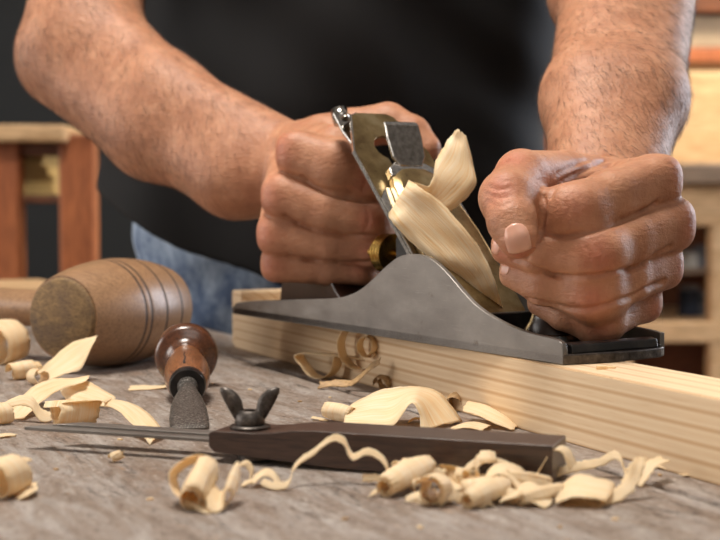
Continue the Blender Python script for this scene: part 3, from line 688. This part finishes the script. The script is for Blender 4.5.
# --- nails
def nail(sdf, c, length, width, nrm, along):
    n_ = np.array(nrm, float); n_ /= np.linalg.norm(n_); al = np.array(along, float); al -= n_*(al@n_); al /= np.linalg.norm(al); s_ = np.cross(n_, al)
    V = []; NU, NV = 13, 13
    for i in range(NU):
        for j in range(NV):
            u, v = -1+2*i/(NU-1), -1+2*j/(NV-1)
            uu = u*math.sqrt(max(0,1-v*v*(.46 if u < 0 else .3))); vv = v*math.sqrt(max(0,1-u*u*(.42 if u < 0 else .15)))
            q = c+al*uu*length/2+s_*vv*width/2
            for _ in range(3): q = q-n_*float(sdf(np.array([q], np.float32))[0])
            V.append(q+n_*(.42-.5*max(0,max(abs(u),abs(v))-.8)/.2))
    k = len(V); V += [p-n_*1.2 for p in V]
    Fc = [(i*NV+j,(i+1)*NV+j,(i+1)*NV+j+1,i*NV+j+1) for i in range(NU-1) for j in range(NV-1)]
    Fc += [tuple(k+q for q in f)[::-1] for f in Fc]
    bd = [(0,j) for j in range(NV)]+[(i,NV-1) for i in range(1,NU)]+[(NU-1,j) for j in range(NV-2,-1,-1)]+[(i,0) for i in range(NU-2,0,-1)]
    bi = [i*NV+j for i, j in bd]; Fc += [(bi[a],bi[(a+1)%len(bi)],k+bi[(a+1)%len(bi)],k+bi[a]) for a in range(len(bi))]
    return mesh('fingernail', V, Fc, M['nail'], man, world=True)
def surf_d(sdf, px, py, d0, d1):                     # where the line of sight meets the skin
    ds = np.linspace(d0, d1, 600); pts = np.array([P(px,py,d) for d in ds], np.float32); v = sdf(pts); i = np.argmax(v < 0)
    return ds[i] if (v < 0).any() else None
def grad(sdf, p):
    e = .6; g = np.array([sdf(np.array([p+np.eye(3)[i]*e], np.float32))[0]-sdf(np.array([p-np.eye(3)[i]*e], np.float32))[0] for i in range(3)]); return g/np.linalg.norm(g)
for sdf, px, py, ln, wd, tx, ty in ((R,517,238,15,12.5,5,22),(R,496,246,7,9,-12,-3),(R,505,268,7.5,8,-12,-4)):
    d = surf_d(sdf, px, py, 640, 800)
    if d:
        p = P(px,py,d); g = grad(sdf, p); al = P(px+tx,py+ty,d)-p
        nail(sdf, p, ln, wd, g, al)
# --- arm hair
def hair(V, Q, keep, count, parent, seed, flow):
    r = np.random.RandomState(seed); fc = V[Q].mean(1); nn = np.cross(V[Q[:,1]]-V[Q[:,0]], V[Q[:,2]]-V[Q[:,0]]); nl = np.linalg.norm(nn,axis=1,keepdims=True); nn = nn/np.maximum(nl,1e-9)
    w = keep(fc, nn)*nl[:,0]; idx = r.choice(len(fc), count, p=w/w.sum())
    o, nrm = fc[idx], nn[idx]
    f = flow(o); f = f-nrm*(f*nrm).sum(1,keepdims=True); f /= np.maximum(np.linalg.norm(f,axis=1,keepdims=True),1e-6)
    side = np.cross(nrm, f); jit = r.normal(0,.28,(count,1)); f = f+side*jit; f /= np.linalg.norm(f,axis=1,keepdims=True)
    ln = r.uniform(5,13,(count,1)); VV = []; wd = .06
    cr = np.cross(f, nrm)
    rows = [(0,1.),(.4,.9),(.75,.6),(1.,.1)]
    for t, ww in rows:
        c = o+f*ln*t*.9+nrm*(ln*(.32*t-.2*t*t)+0.0)-nrm*.15*(t == 0)
        VV += [c-cr*wd*ww, c+cr*wd*ww, c+nrm*wd*ww*1.2]
    VV = np.stack(VV,1).reshape(-1,3); base = np.arange(count)*12; Fc = []
    for k in range(3):
        for a, b in ((0,1),(1,2),(2,0)): Fc.append(np.stack([base+k*3+a, base+k*3+b, base+k*3+3+b, base+k*3+3+a],1))
    ob = mesh('arm_hair', VV, np.concatenate(Fc), M['hair'], parent, world=True); ob['kind'] = 'stuff'; return ob
if HAIR:
    V, Q, _ = parts[0]; w0 = P(610,150,845); el = P(625,-5,1050)
    def keepR(fc, nn):
        t = ((fc-w0)@(el-w0))/((el-w0)@(el-w0)); return np.clip((t+.06)*8,0,1)*(t < 1.3)*np.where(fc[:,0] > P(600,60,930)[0]-10, 1., .8)+.015*(t > -.5)
    hair(V, Q, keepR, 9500, man, 1, lambda o: np.tile(np.array([.25,-.45,-.75]), (len(o),1)))
    V, Q, _ = parts[1]; w1 = P(255,160,1010); el1 = P(80,48,1140)
    def keepL(fc, nn):
        t = ((fc-w1)@(el1-w1))/((el1-w1)@(el1-w1)); return np.clip((t+.02)*6,0,1)*(t < 1.3)
    hair(V, Q, keepL, 9000, man, 2, lambda o: np.tile(np.array([.35,-.2,-.85]), (len(o),1)))
# --- clothes
def folds(amp, fx):
    def f(V):
        a = np.zeros(len(V))
        for u, ph, am in fx: a += am*np.sin(V@np.array(u)+ph)
        return a*amp
    return f
SH = Sdf()
SH.grp(1).cap((-36,1390,10), (-26,1318,230), 124, 122, 40).cap((-138,1385,60), (-128,1350,190), 118, 106, 40).cap((-26,1318,230), (-14,1266,430), 122, 116, 40)
SH.cap((-120,1392,40), (-112,1290,400), 104, 92, 40).cap((66,1392,40), (92,1290,400), 100, 94, 40)
SH.cap(SHR+np.array([12,0,-2]), SHL-np.array([12,0,2]), 72, 72, 50)
SH.cap(SHR, SHR+(P(80,40,1146)-SHR)*.44, 66, 68, 20).cap(SHL, SHL+(P(608,-12,1060)-SHL)*.44, 66, 68, 20)
SH.cap((-14,1236,540), (-12,1225,556), 66, 66, 30)
def shirt_fn(p):
    d = SH(p)
    x, y, z = p[:,0], p[:,1], p[:,2]
    d = d+2.6*np.sin(z*.045+x*.028+1.5*np.sin(x*.013))+2.0*np.sin(z*.021-x*.045+y*.02)+1.1*np.sin(z*.09+x*.06)*np.exp(-((x-120)/90)**2)
    hem = (58-.38*(x+100)+.18*(y-1300))-z+3*np.sin(x*.05)
    return np.maximum(d, hem)
lo, hi = SH.bounds(); V, Q = polygonise(shirt_fn, lo, hi, 4.)
fmesh('t_shirt', V, Q, M['shirt'], man)
JN = Sdf()
JN.grp(1).cap((-112,1398,110), (-105,1410,-40), 108, 104, 30).cap((50,1398,110), (44,1410,-40), 104, 100, 30).cap((-30,1372,110), (-30,1395,-40), 104, 92, 30)
JN.grp(14).cap((-112,1405,-60), (-120,1415,-420), 92, 64, 20).cap((-120,1415,-420), (-125,1440,-800), 62, 54, 20)
JN.grp(6).cap((52,1405,-60), (64,1400,-420), 92, 64, 20).cap((64,1400,-420), (72,1430,-800), 62, 54, 20)
def jean_fn(p):
    d = JN(p); x, y, z = p[:,0], p[:,1], p[:,2]
    d = d+1.5*np.sin(z*.06+x*.03)+1.2*np.sin(z*.11-x*.07)
    return np.maximum(d, np.maximum(z-150, -835-z))
lo, hi = JN.bounds(); V, Q = polygonise(jean_fn, lo, hi, 5.)
jn = fmesh('jeans', V, Q, M['denim'], man)
# pocket seams on the hip facing the camera
def on_jeans(px, py):
    ds = np.linspace(1150,1500,500); pts = np.array([P(px,py,d) for d in ds], np.float32); v = jean_fn(pts); i = np.argmax(v < 0); return P(px,py,ds[i]-1) if (v < 0).any() else None
for line, r in ((((168,236),(170,250),(171,266),(172,282)),3.2),(((190,252),(205,258),(222,262),(245,266),(262,270)),1.6),(((190,257),(205,263),(222,268),(245,272),(262,276)),1.6),(((128,226),(140,250),(150,262),(166,270)),1.6)):
    pts = [on_jeans(*q) for q in line]
    if all(p is not None for p in pts): MB().tube(spline(pts, 16), r, 6).build('seam', M['seam'], jn, world=True)
HD = Sdf(); HD.grp(1).cap((-8,1168,724), (-8,1182,730), 82, 84, 10)
lo, hi = HD.bounds(); V, Q = polygonise(lambda p: np.maximum(HD(p), (690+.55*(1150-p[:,1]))-p[:,2]), lo, hi, 5.); fmesh('hair', V, Q, M['hair'], man)
for s_ in ((-125,1440),(72,1430)):
    q = Sdf(); q.grp(1).cap((s_[0],s_[1]+20,-805), (s_[0]-8,s_[1]-130,-818), 44, 38, 20)
    lo, hi = q.bounds(); V, Q = polygonise(lambda p: np.maximum(q(p), -849.5-p[:,2]), lo, hi, 5.); fmesh('shoe', V, Q, M['shoe'], man)

# ================================================================== SHAVINGS
def E_(lx, ly, ld, rx, ry, rd): return np.concatenate([P(lx,ly,ld), P(rx,ry,rd)])
def spiral(c, axis, r0, r1, turns, w, ph=0., adv=0., n=10, w1=None):
    """rows of two edges winding about an axis; adv moves along the axis"""
    c = np.array(c, float); z = np.array(axis, float); z /= np.linalg.norm(z)
    u = np.cross([0,0,1.], z) if abs(z[2]) < .95 else np.array([1.,0,0]); u /= np.linalg.norm(u); v = np.cross(z, u); out = []
    m = max(4, int(n*abs(turns)))
    for i in range(m+1):
        t = i/m; a = ph+2*PI*turns*t; r = r0+(r1-r0)*t; q = c+u*r*math.cos(a)+v*r*math.sin(a)+z*adv*t; ww = w if w1 is None else w+(w1-w)*t
        out.append(np.concatenate([q-z*ww/2, q+z*ww/2]))
    return out
SHN = [0]
def shaving(rows, label, group=None, mat='shaving', th=.28, ground=True, name='wood_shaving', fray=.35, zmin=.35, across=6, cat='wood shaving', crumple=.12):
    SHN[0] += 1; r = np.random.RandomState(100+SHN[0])
    rows = np.array(rows); n = max(16, len(rows)*7); R_ = spline(rows, n); A, B = R_[:,:3], R_[:,3:]
    ln = np.concatenate([[0], np.cumsum(np.linalg.norm(np.diff((A+B)/2, axis=0), axis=1))])
    w = np.linalg.norm(B-A, axis=1).mean()
    T_ = np.gradient((A+B)/2, axis=0); T_ /= np.maximum(np.linalg.norm(T_,axis=1,keepdims=True),1e-6)
    Nn = np.cross(T_, B-A); Nn /= np.maximum(np.linalg.norm(Nn,axis=1,keepdims=True),1e-6)
    k = across+1; V = []; uv = []
    nz = r.normal(0,1,(n,2)); nz = (nz+np.roll(nz,1,0))/2
    wob = np.interp(np.arange(n), np.linspace(0,n,max(4,n//6)), r.normal(0,1,max(4,n//6)))
    for i in range(n):
        for j in range(k):
            t = j/across; q = A[i]*(1-t)+B[i]*t
            q = q+(B[i]-A[i])/max(w,1e-6)*fray*((nz[i,0]*(t < .01))+(nz[i,1]*(t > .99)))+Nn[i]*(math.sin(t*PI)*w*.035*(1+wob[i]*.6)+crumple*wob[i]*math.sin(t*7+i*.3))
            if i in (0,n-1): q = q+T_[i]*r.normal(0,.5)
            V.append(q); uv.append((ln[i]*.05, t))
    V = np.array(V)
    Fc = [(i*k+j,(i+1)*k+j,(i+1)*k+j+1,i*k+j+1) for i in range(n-1) for j in range(across)]
    if ground: V[:,2] += zmin-V[:,2].min()
    c = V.mean(0); lo = (c[0],c[1],V[:,2].min())
    o = mesh(name, V, Fc, M[mat], None, loc=lo, world=True, uv=uv)
    s = o.modifiers.new('Solidify','SOLIDIFY'); s.thickness = th*S; s.offset = 0
    return tag(o, label, cat, group)
def thin(cs, w, side, d0=None):                      # narrow ribbon: centre line (px, py, d) and one width direction
    s_ = np.array(side, float); s_ = s_/np.linalg.norm(s_)*w/2
    return [np.concatenate([P(*c)-s_, P(*c)+s_]) for c in cs]
def roll(x1,y1,d1,x2,y2,d2,rpx,turns=1.6,ph=0.,r1=.6,adv=0):
    a, b = P(x1,y1,d1), P(x2,y2,d2); r = rpx*(d1+d2)/2/F
    return spiral((a+b)/2-(b-a)*adv/2/np.linalg.norm(b-a), b-a, r, r*r1, turns, np.linalg.norm(b-a), ph, adv)
# in the plane's mouth
shaving([E_(488,313,822,503,309,818),E_(472,297,822,497,288,815),E_(455,281,824,487,262,816),E_(430,259,826,467,231,820),E_(407,238,830,441,203,824),E_(393,222,832,420,187,828),E_(388,213,840,408,180,836),E_(394,212,850,415,182,846),E_(415,214,858,428,186,852),E_(436,214,860,433,178,858),E_(455,208,858,436,160,864),E_(475,186,858,444,146,866),E_(473,163,862,451,135,868),E_(466,136,866,458,129,868)],
        'large curled pale shaving rising out of the hand plane mouth', ground=False, fray=.25, crumple=.8)
pile = 'pale shavings heaped at the right end of the angle gauge'
# left cluster on the bench
shaving([E_(104,404,728,112,399,745),E_(95,402,728,108,399,745)]+spiral(P(83,413,740),(1,.25,0),6.8,5.6,1.15,20,PI/2,-10)[1:], 'short rolled shaving touching the thin blade of the gauge, left end')
shaving([E_(104,405,733,110,399,748),E_(118,411,722,128,402,742),E_(134,426,706,146,411,728),E_(150,444,684,164,431,702)], 'flat curved shaving reaching down to the gauge blade from the short roll')
shaving([E_(36,376,930,48,386,912),E_(52,363,935,64,379,912),E_(70,348,935,80,374,912),E_(82,344,930,86,364,914),E_(97,340,926,91,352,918)], 'bright twisted shaving standing upright before the mallet face')
shaving([E_(2,414,768,24,416,758),E_(14,402,790,36,404,775),E_(32,385,815,50,393,795),E_(52,377,830,62,387,812),E_(72,376,835,74,383,822),E_(89,373,835,86,379,825)], 'arched shaving crossing in front of the upright one, left cluster')
shaving([E_(56,381,842,60,388,838),E_(76,377,838,66,398,818),E_(94,382,832,84,404,808),E_(116,396,818,112,405,805)], 'leaf-shaped yellowish shaving lying at the right of the left cluster')
shaving(thin([(-12,410,760),(0,408,758),(12,403,757),(24,400,756),(33,404,754),(40,414,752),(50,417,752),(62,410,754)], 7, (.1,.6,.6)), 'wavy ribbon shaving entering from the left edge above the gauge tip')
shaving(spiral(P(20,379,925),(.8,.5,.1),6,3.5,1.5,16,0,6), 'small crumpled curl beside the mallet, far left of the cluster')
shaving(spiral(P(36,379,900),(.6,-.7,.1),5,3.5,1.2,11,1,6), 'small curl between the crumpled curl and the upright shaving')
shaving(spiral(P(-1,420,745),(.7,.7,0),5.5,4,1.1,9,0,4), 'small ring-shaped shaving at the left edge above the gauge tip')
shaving([E_(-8,432,700,-4,428,712),E_(6,430,704,8,427,712),E_(16,430,708,16,428,712)], 'thin flat splinter at the left edge level with the gauge tip', zmin=.2)
shaving(spiral(P(2,486,566),(.45,.85,.1),8.5,5,1.3,14,.3,8), 'thick curl cut by the left edge in the front')
shaving([E_(12,484,572,18,494,560),E_(24,480,572,28,490,560),E_(37,477,576,38,484,568)], 'short flat shaving beside the thick front-left curl')
shaving(spiral(P(115,461,640),(.8,.3,.3),2.3,1.2,1.3,5,0,2), 'tiny curled chip under the shadow of the gauge blade')
shaving(spiral(P(2,322,1010),(.5,.85,.1),17,9,1.3,22,.4,6), 'large blurred curl at the left edge before the mallet handle')
shaving([E_(128,392,872,132,387,895),E_(148,391,876,150,387,895),E_(167,389,880,167,386,892)], 'flat straw-coloured splinter left of the chisel handle', zmin=.2)
# behind the gauge stock
shaving([E_(343,427,730,352,402,768),E_(366,427,722,376,390,762),E_(392,425,720,396,386,760),E_(410,402,722,420,385,760),E_(417,408,720,440,392,760),E_(421,430,716,463,419,752)], 'broad arched shaving behind the gauge stock', fray=.5)
shaving(roll(326,406,758,352,412,748,8.5,1.5,.5), 'small closed roll left of the broad arched shaving')
shaving(thin([(312,407,760),(319,408,758),(328,410,755)], 4, (.1,.9,.1)), 'narrow splinter sticking out left of the small closed roll')
shaving([E_(462,416,745,468,406,765),E_(478,421,738,486,410,760),E_(498,430,728,506,420,748),E_(512,435,722,520,431,738)], 'flat half-rolled shaving against the batten, right of the arched one')
shaving([E_(446,432,712,462,421,742),E_(462,425,712,474,419,738),E_(482,428,712,492,423,734)], 'flat folded shaving between the arched and the half-rolled one')
shaving(spiral(P(455,402,790),(.3,.8,.3),5,3,1.7,7,0,5), 'small brownish curl on the batten side behind the arched shaving', mat='shaving_old')
shaving(thin([(446,399,800),(453,396,798),(457,389,800)], 4, (.5,.2,.8)), 'brown splinter standing on the small brownish curl', mat='shaving_old')
shaving(thin([(408,416,750),(416,412,752),(424,414,748)], 4, (.1,.9,.1)), 'straw-coloured splinter under the broad arched shaving')
shaving(spiral(P(319,378,930),(.55,.85,.0),15,15,.5,11,PI,4)+spiral(P(362,370,905),(.5,.85,.0),14.5,13,1.0,10,PI,-6)[1:]+spiral(P(370,370,890),(.5,.85,0),7.5,5,1.2,8,PI,-4)[1:], 'long loose spiral shaving leaning on the batten below the plane', fray=.15)
shaving(thin([(319,390,880),(335,388,878),(350,388,874),(360,382,870),(370,372,866),(380,366,862)], 5, (.2,.6,.7)), 'narrow shaving lying across the loose spiral', mat='shaving_old')
shaving(spiral(P(382,368,868),(.6,.6,.4),6,3,1.6,4,0,4), 'tight little curl at the right end of the loose spiral', mat='shaving_old')
# front middle
shaving(spiral(P(198,484,556),(.30,.86,.62),8,6.,.5,10,-.4,0)[::-1][:0]+[E_(187,503,540,196,508,545),E_(173,490,545,182,494,552),E_(169,474,550,177,478,560),E_(180,461,556,184,468,566),E_(198,454,560,200,462,570),E_(214,460,560,211,470,572),E_(218,478,558,212,486,570)], 'open C-shaped band of the front shaving left of the thin ribbon')
shaving(roll(191,499,540,206,468,562,15,1.7,1.2,.5), 'steep rolled shaving inside the front C-shaped band')
shaving([E_(206,505,538,212,478,556),E_(212,514,536,220,492,552),E_(222,510,538,226,486,556),E_(226,492,542,236,464,560),E_(232,498,544,240,470,562),E_(226,508,542,232,490,556)], 'folded upright shaving at the right of the front roll')
shaving([E_(192,508,540,200,498,552),E_(206,515,536,212,505,546),E_(224,512,538,226,502,550)], 'flat shaving under the front roll')
shaving(thin([(237,486,590),(239,475,592),(246,472,594),(252,480,594),(249,490,590),(243,493,586),(252,490,586),(260,486,588)], 4.2, (.3,.8,.35)), 'small open loop at the left end of the long thin ribbon', fray=.15)
shaving([E_(253,488,582,254,478,592),E_(262,480,584,264,472,594),E_(272,482,586,274,474,594),E_(278,492,580,282,486,590)], 'short arched flake between loop and long thin ribbon', fray=.2)
shaving(thin([(262,488,582),(274,492,580),(286,491,580),(291,484,582),(292,477,586),(300,467,590),(312,459,592),(326,448,594),(335,444,596),(344,447,596),(349,458,594),(354,463,592),(364,458,592),(374,459,592),(384,467,590),(388,478,588),(382,486,586)], 4., (.1,.75,.62)), 'long thin ribbon shaving arching up against the gauge stock', fray=.15)
shaving(thin([(362,474,590),(376,474,590),(386,478,588)], 3.4, (0,.5,.8)), 'short tongue at the right end of the long thin ribbon')
# right pile
pl = [
 (roll(384,494,565,428,472,590,12,1.6,.5,.5), 'large pale roll at the left end of the front heap'),
 (thin([(370,502,566),(382,496,570),(392,490,574)], 4, (.2,.8,.3)), 'pointed splinter sticking out at the left foot of the front heap'),
 (roll(395,466,590,424,475,600,6,1.4,0,.5), 'thin roll on top of the large pale roll, front heap'),
 (spiral(P(434,498,552),(.35,.9,-.1),6,2.6,1.9,13,.5,4), 'knot-like curl with a dark hole, front heap'),
 (roll(436,468,596,482,470,600,5,1.3,1,.6), 'flat bar-like shaving at the back of the front heap'),
 (thin([(452,486,580),(466,470,590),(480,461,594),(494,459,594),(506,463,592),(512,474,588),(516,484,584)], 5, (.15,.7,.5)), 'arched ribbon over the middle of the front heap'),
 (roll(452,494,566,496,481,582,4,1.3,0,.6), 'thin stick-like roll leaning left in the front heap'),
 (roll(466,512,544,508,495,562,9,1.8,.8,.5), 'ribbed white roll at the front foot of the heap'),
 ([E_(440,480,570,452,470,592),E_(458,488,566,466,474,590),E_(476,482,568,486,470,592),E_(490,494,562,504,478,588)], 'broad orange-tinted flake in the centre of the front heap'),
 ([E_(480,488,560,492,470,584),E_(498,478,560,508,466,584),E_(514,488,558,524,474,582),E_(520,508,550,534,494,572)], 'curved flake right of the orange-tinted one, front heap'),
 (roll(505,480,566,548,486,578,8,1.4,.4,.6), 'wide soft roll right of the arched ribbon'),
 ([E_(500,505,548,512,492,566),E_(516,500,548,526,484,568),E_(534,506,546,544,490,566),E_(546,512,544,556,500,560)], 'crumpled flake at the front foot, right of the ribbed roll'),
 (roll(520,504,548,560,494,562,7,1.5,1.6,.5), 'short roll at the front foot below the gauge end'),
 ([E_(533,479,585,541,473,590),E_(544,462,586,552,458,592),E_(553,451,588,560,446,594),E_(563,454,588,570,449,594),E_(569,470,586,576,463,590)], 'hooked strip standing up before the gauge end face'),
 ([E_(556,505,548,566,482,574),E_(572,499,546,578,475,572),E_(590,500,544,596,479,570),E_(606,503,544,614,484,568),E_(598,509,546,612,496,566)], 'large folded sheet right of the gauge end'),
 (thin([(548,482,592),(566,474,600),(584,470,606),(600,466,606),(614,460,606),(621,464,602),(624,474,598),(627,482,594)], 5, (.1,.75,.6)), 'wavy ribbon behind the large folded sheet'),
 ([E_(596,500,556,606,508,550),E_(614,492,560,622,502,556),E_(624,480,564,636,490,560),E_(632,464,566,644,470,564),E_(640,458,570,646,462,568)], 'upswept curved strip at the right end of the heap'),
 ([E_(632,487,590,642,492,584),E_(640,474,594,650,480,588),E_(648,466,598,660,470,592),E_(660,462,604,670,467,598)], 'narrow bent strip behind the upswept one near the batten'),
 (roll(486,500,556,512,508,560,5,1.2,0,.6), 'small roll between the ribbed white roll and the crumpled flake'),
 (thin([(440,505,548),(452,498,552),(462,500,556),(474,490,562)], 5, (.2,.7,.5)), 'twisted ribbon right of the knot-like curl'),
 (roll(556,492,566,590,486,578,6,1.3,2,.6), 'half-open roll behind the large folded sheet'),
]
for rows, lab in pl:
    o = shaving(rows, lab, pile, ground=(min(r[2] for r in rows) < 3 or min(r[5] for r in rows) < 3))
shaving(thin([(640,464,640),(655,470,628),(668,473,622),(680,478,616),(690,481,606)], 5, (.9,.2,.1)), 'thin yellow splinter strip lying along the foot of the batten', zmin=.2)
rr = np.random.RandomState(5)
for k, (x, y, d) in enumerate(((404,474,588),(418,486,572),(446,474,586),(462,478,580),(474,474,584),(486,468,588),(500,474,582),(470,490,568),(500,490,566),(522,480,574),(536,490,568),(424,500,556),(482,506,552),(514,498,556))):
    a_ = rr.uniform(0, 2*PI); ax_ = (math.cos(a_), math.sin(a_), rr.uniform(-.3,.5)); r_ = rr.uniform(2.2,4.2)
    shaving(spiral(P(x,y,d), ax_, r_, r_*rr.uniform(.6,1.5), rr.uniform(.45,1.1), rr.uniform(5,12), rr.uniform(0,6), rr.uniform(0,6)), 'small crumpled flake in the thick of the front heap', 'crumpled flakes inside the front heap', ground=False, fray=.5, crumple=.3)
# tiny chip on the batten
m = MB(); q0 = BW(700,0)
def chip(px, py, z, sx, sy, sz, a, label, mat='shaving_old'):
    p = G(px,py,z); o = bevel(MB().prism([(-sx,-sy),(sx*.7,-sy*1.1),(sx,sy*.5),(-sx*.4,sy)],0,sz,'z').build('wood_chip', M[mat], loc=(p[0],p[1],z), rz=a, smooth=False), .3)
    return tag(o, label, 'wood chip')
chip(601,369,BH+.05,3.2,1.8,1.7,.2,'tiny wood chip on the batten top in front of the plane toe','shaving')
chip(610,368,BH+.05,3.0,1.3,1.0,-.3,'flat sliver beside the tiny chip on the batten top','shaving')
for k, (x, y) in enumerate(((205,380),(212,384),(120,440),(262,452),(300,455),(628,470),(660,476),(600,462),(585,462),(56,470),(150,500),(330,398),(300,402),(268,398),(250,390),(345,520),(420,528),(615,520),(560,528))):
    p = G(x,y,0); o = MB().box(-1.2,1.2,-.7,.7,0,.7).build('wood_crumb', M['shaving' if k%3 else 'shaving_old'], loc=(p[0],p[1],.05), rz=k*1.3, smooth=False)
    tag(o, 'tiny wood crumb scattered on the bench surface', 'wood crumb', 'crumbs on the bench')
# offcut at the far left of the bench
t_ = G(14,304,0)
o = bevel(MB().box(-60,45,-70,90,0,19).build('wood_offcut', M['pale'], loc=(t_[0],t_[1]+40,.1), rz=.5, smooth=False), 2)
tag(o, 'pale wooden offcut at the far left end of the bench behind the mallet handle', 'offcut')

# ================================================================== CAMERA, LIGHT
cam = bpy.data.cameras.new('camera'); co = bpy.data.objects.new('camera', cam); C.objects.link(co); sc.camera = co
cam.sensor_width = 36; cam.lens = F/720*36; cam.clip_start = .01; cam.clip_end = 50
co.location = (0,0,CAMH*S); co.rotation_euler = (PI/2-PITCH,0,0)
cam.dof.use_dof = True; cam.dof.focus_distance = .76; cam.dof.aperture_fstop = 10.5; cam.dof.aperture_blades = 7
def area(name, loc, target, sx, sy, power, colr):
    l = bpy.data.lights.new(name, 'AREA'); l.shape = 'RECTANGLE'; l.size = sx; l.size_y = sy; l.energy = power; l.color = colr
    o = bpy.data.objects.new(name, l); C.objects.link(o); o.location = [v*S for v in loc]
    o.rotation_euler = (Vector(target)-Vector(loc)).to_track_quat('-Z','Y').to_euler(); return o
area('ceiling_lamp_light', (-250,720,1500), (-60,820,0), .5, .45, 30, (1,.93,.84))
area('window_light_left', (-2500,900,600), (0,900,100), 1.8, 1.3, 36, (1,.95,.9))
area('window_light_right', (2300,2300,700), (150,950,150), 1.2, 1.2, 60, (.78,.86,1))
area('front_fill_light', (500,-700,1400), (100,800,50), 1.2, .8, 6, (1,.93,.86))  # weak fill added above and behind the camera, no fixture there
area('back_wall_fill_light', (1300,2900,1650), (1500,3900,100), .8, .5, 95, (1,.88,.7))  # added out of view to brighten the cream wall at right, no real lamp
w_ = bpy.data.worlds.new('world'); sc.world = w_; w_.use_nodes = True
w_.node_tree.nodes['Background'].inputs[0].default_value = (.75,.82,1,1); w_.node_tree.nodes['Background'].inputs[1].default_value = .15
sc.view_settings.view_transform = 'Standard'; sc.view_settings.look = 'None'; sc.view_settings.gamma = 1; sc.view_settings.exposure = .0
sc.cycles.use_denoising = True
sc.cycles.sample_clamp_indirect = 6
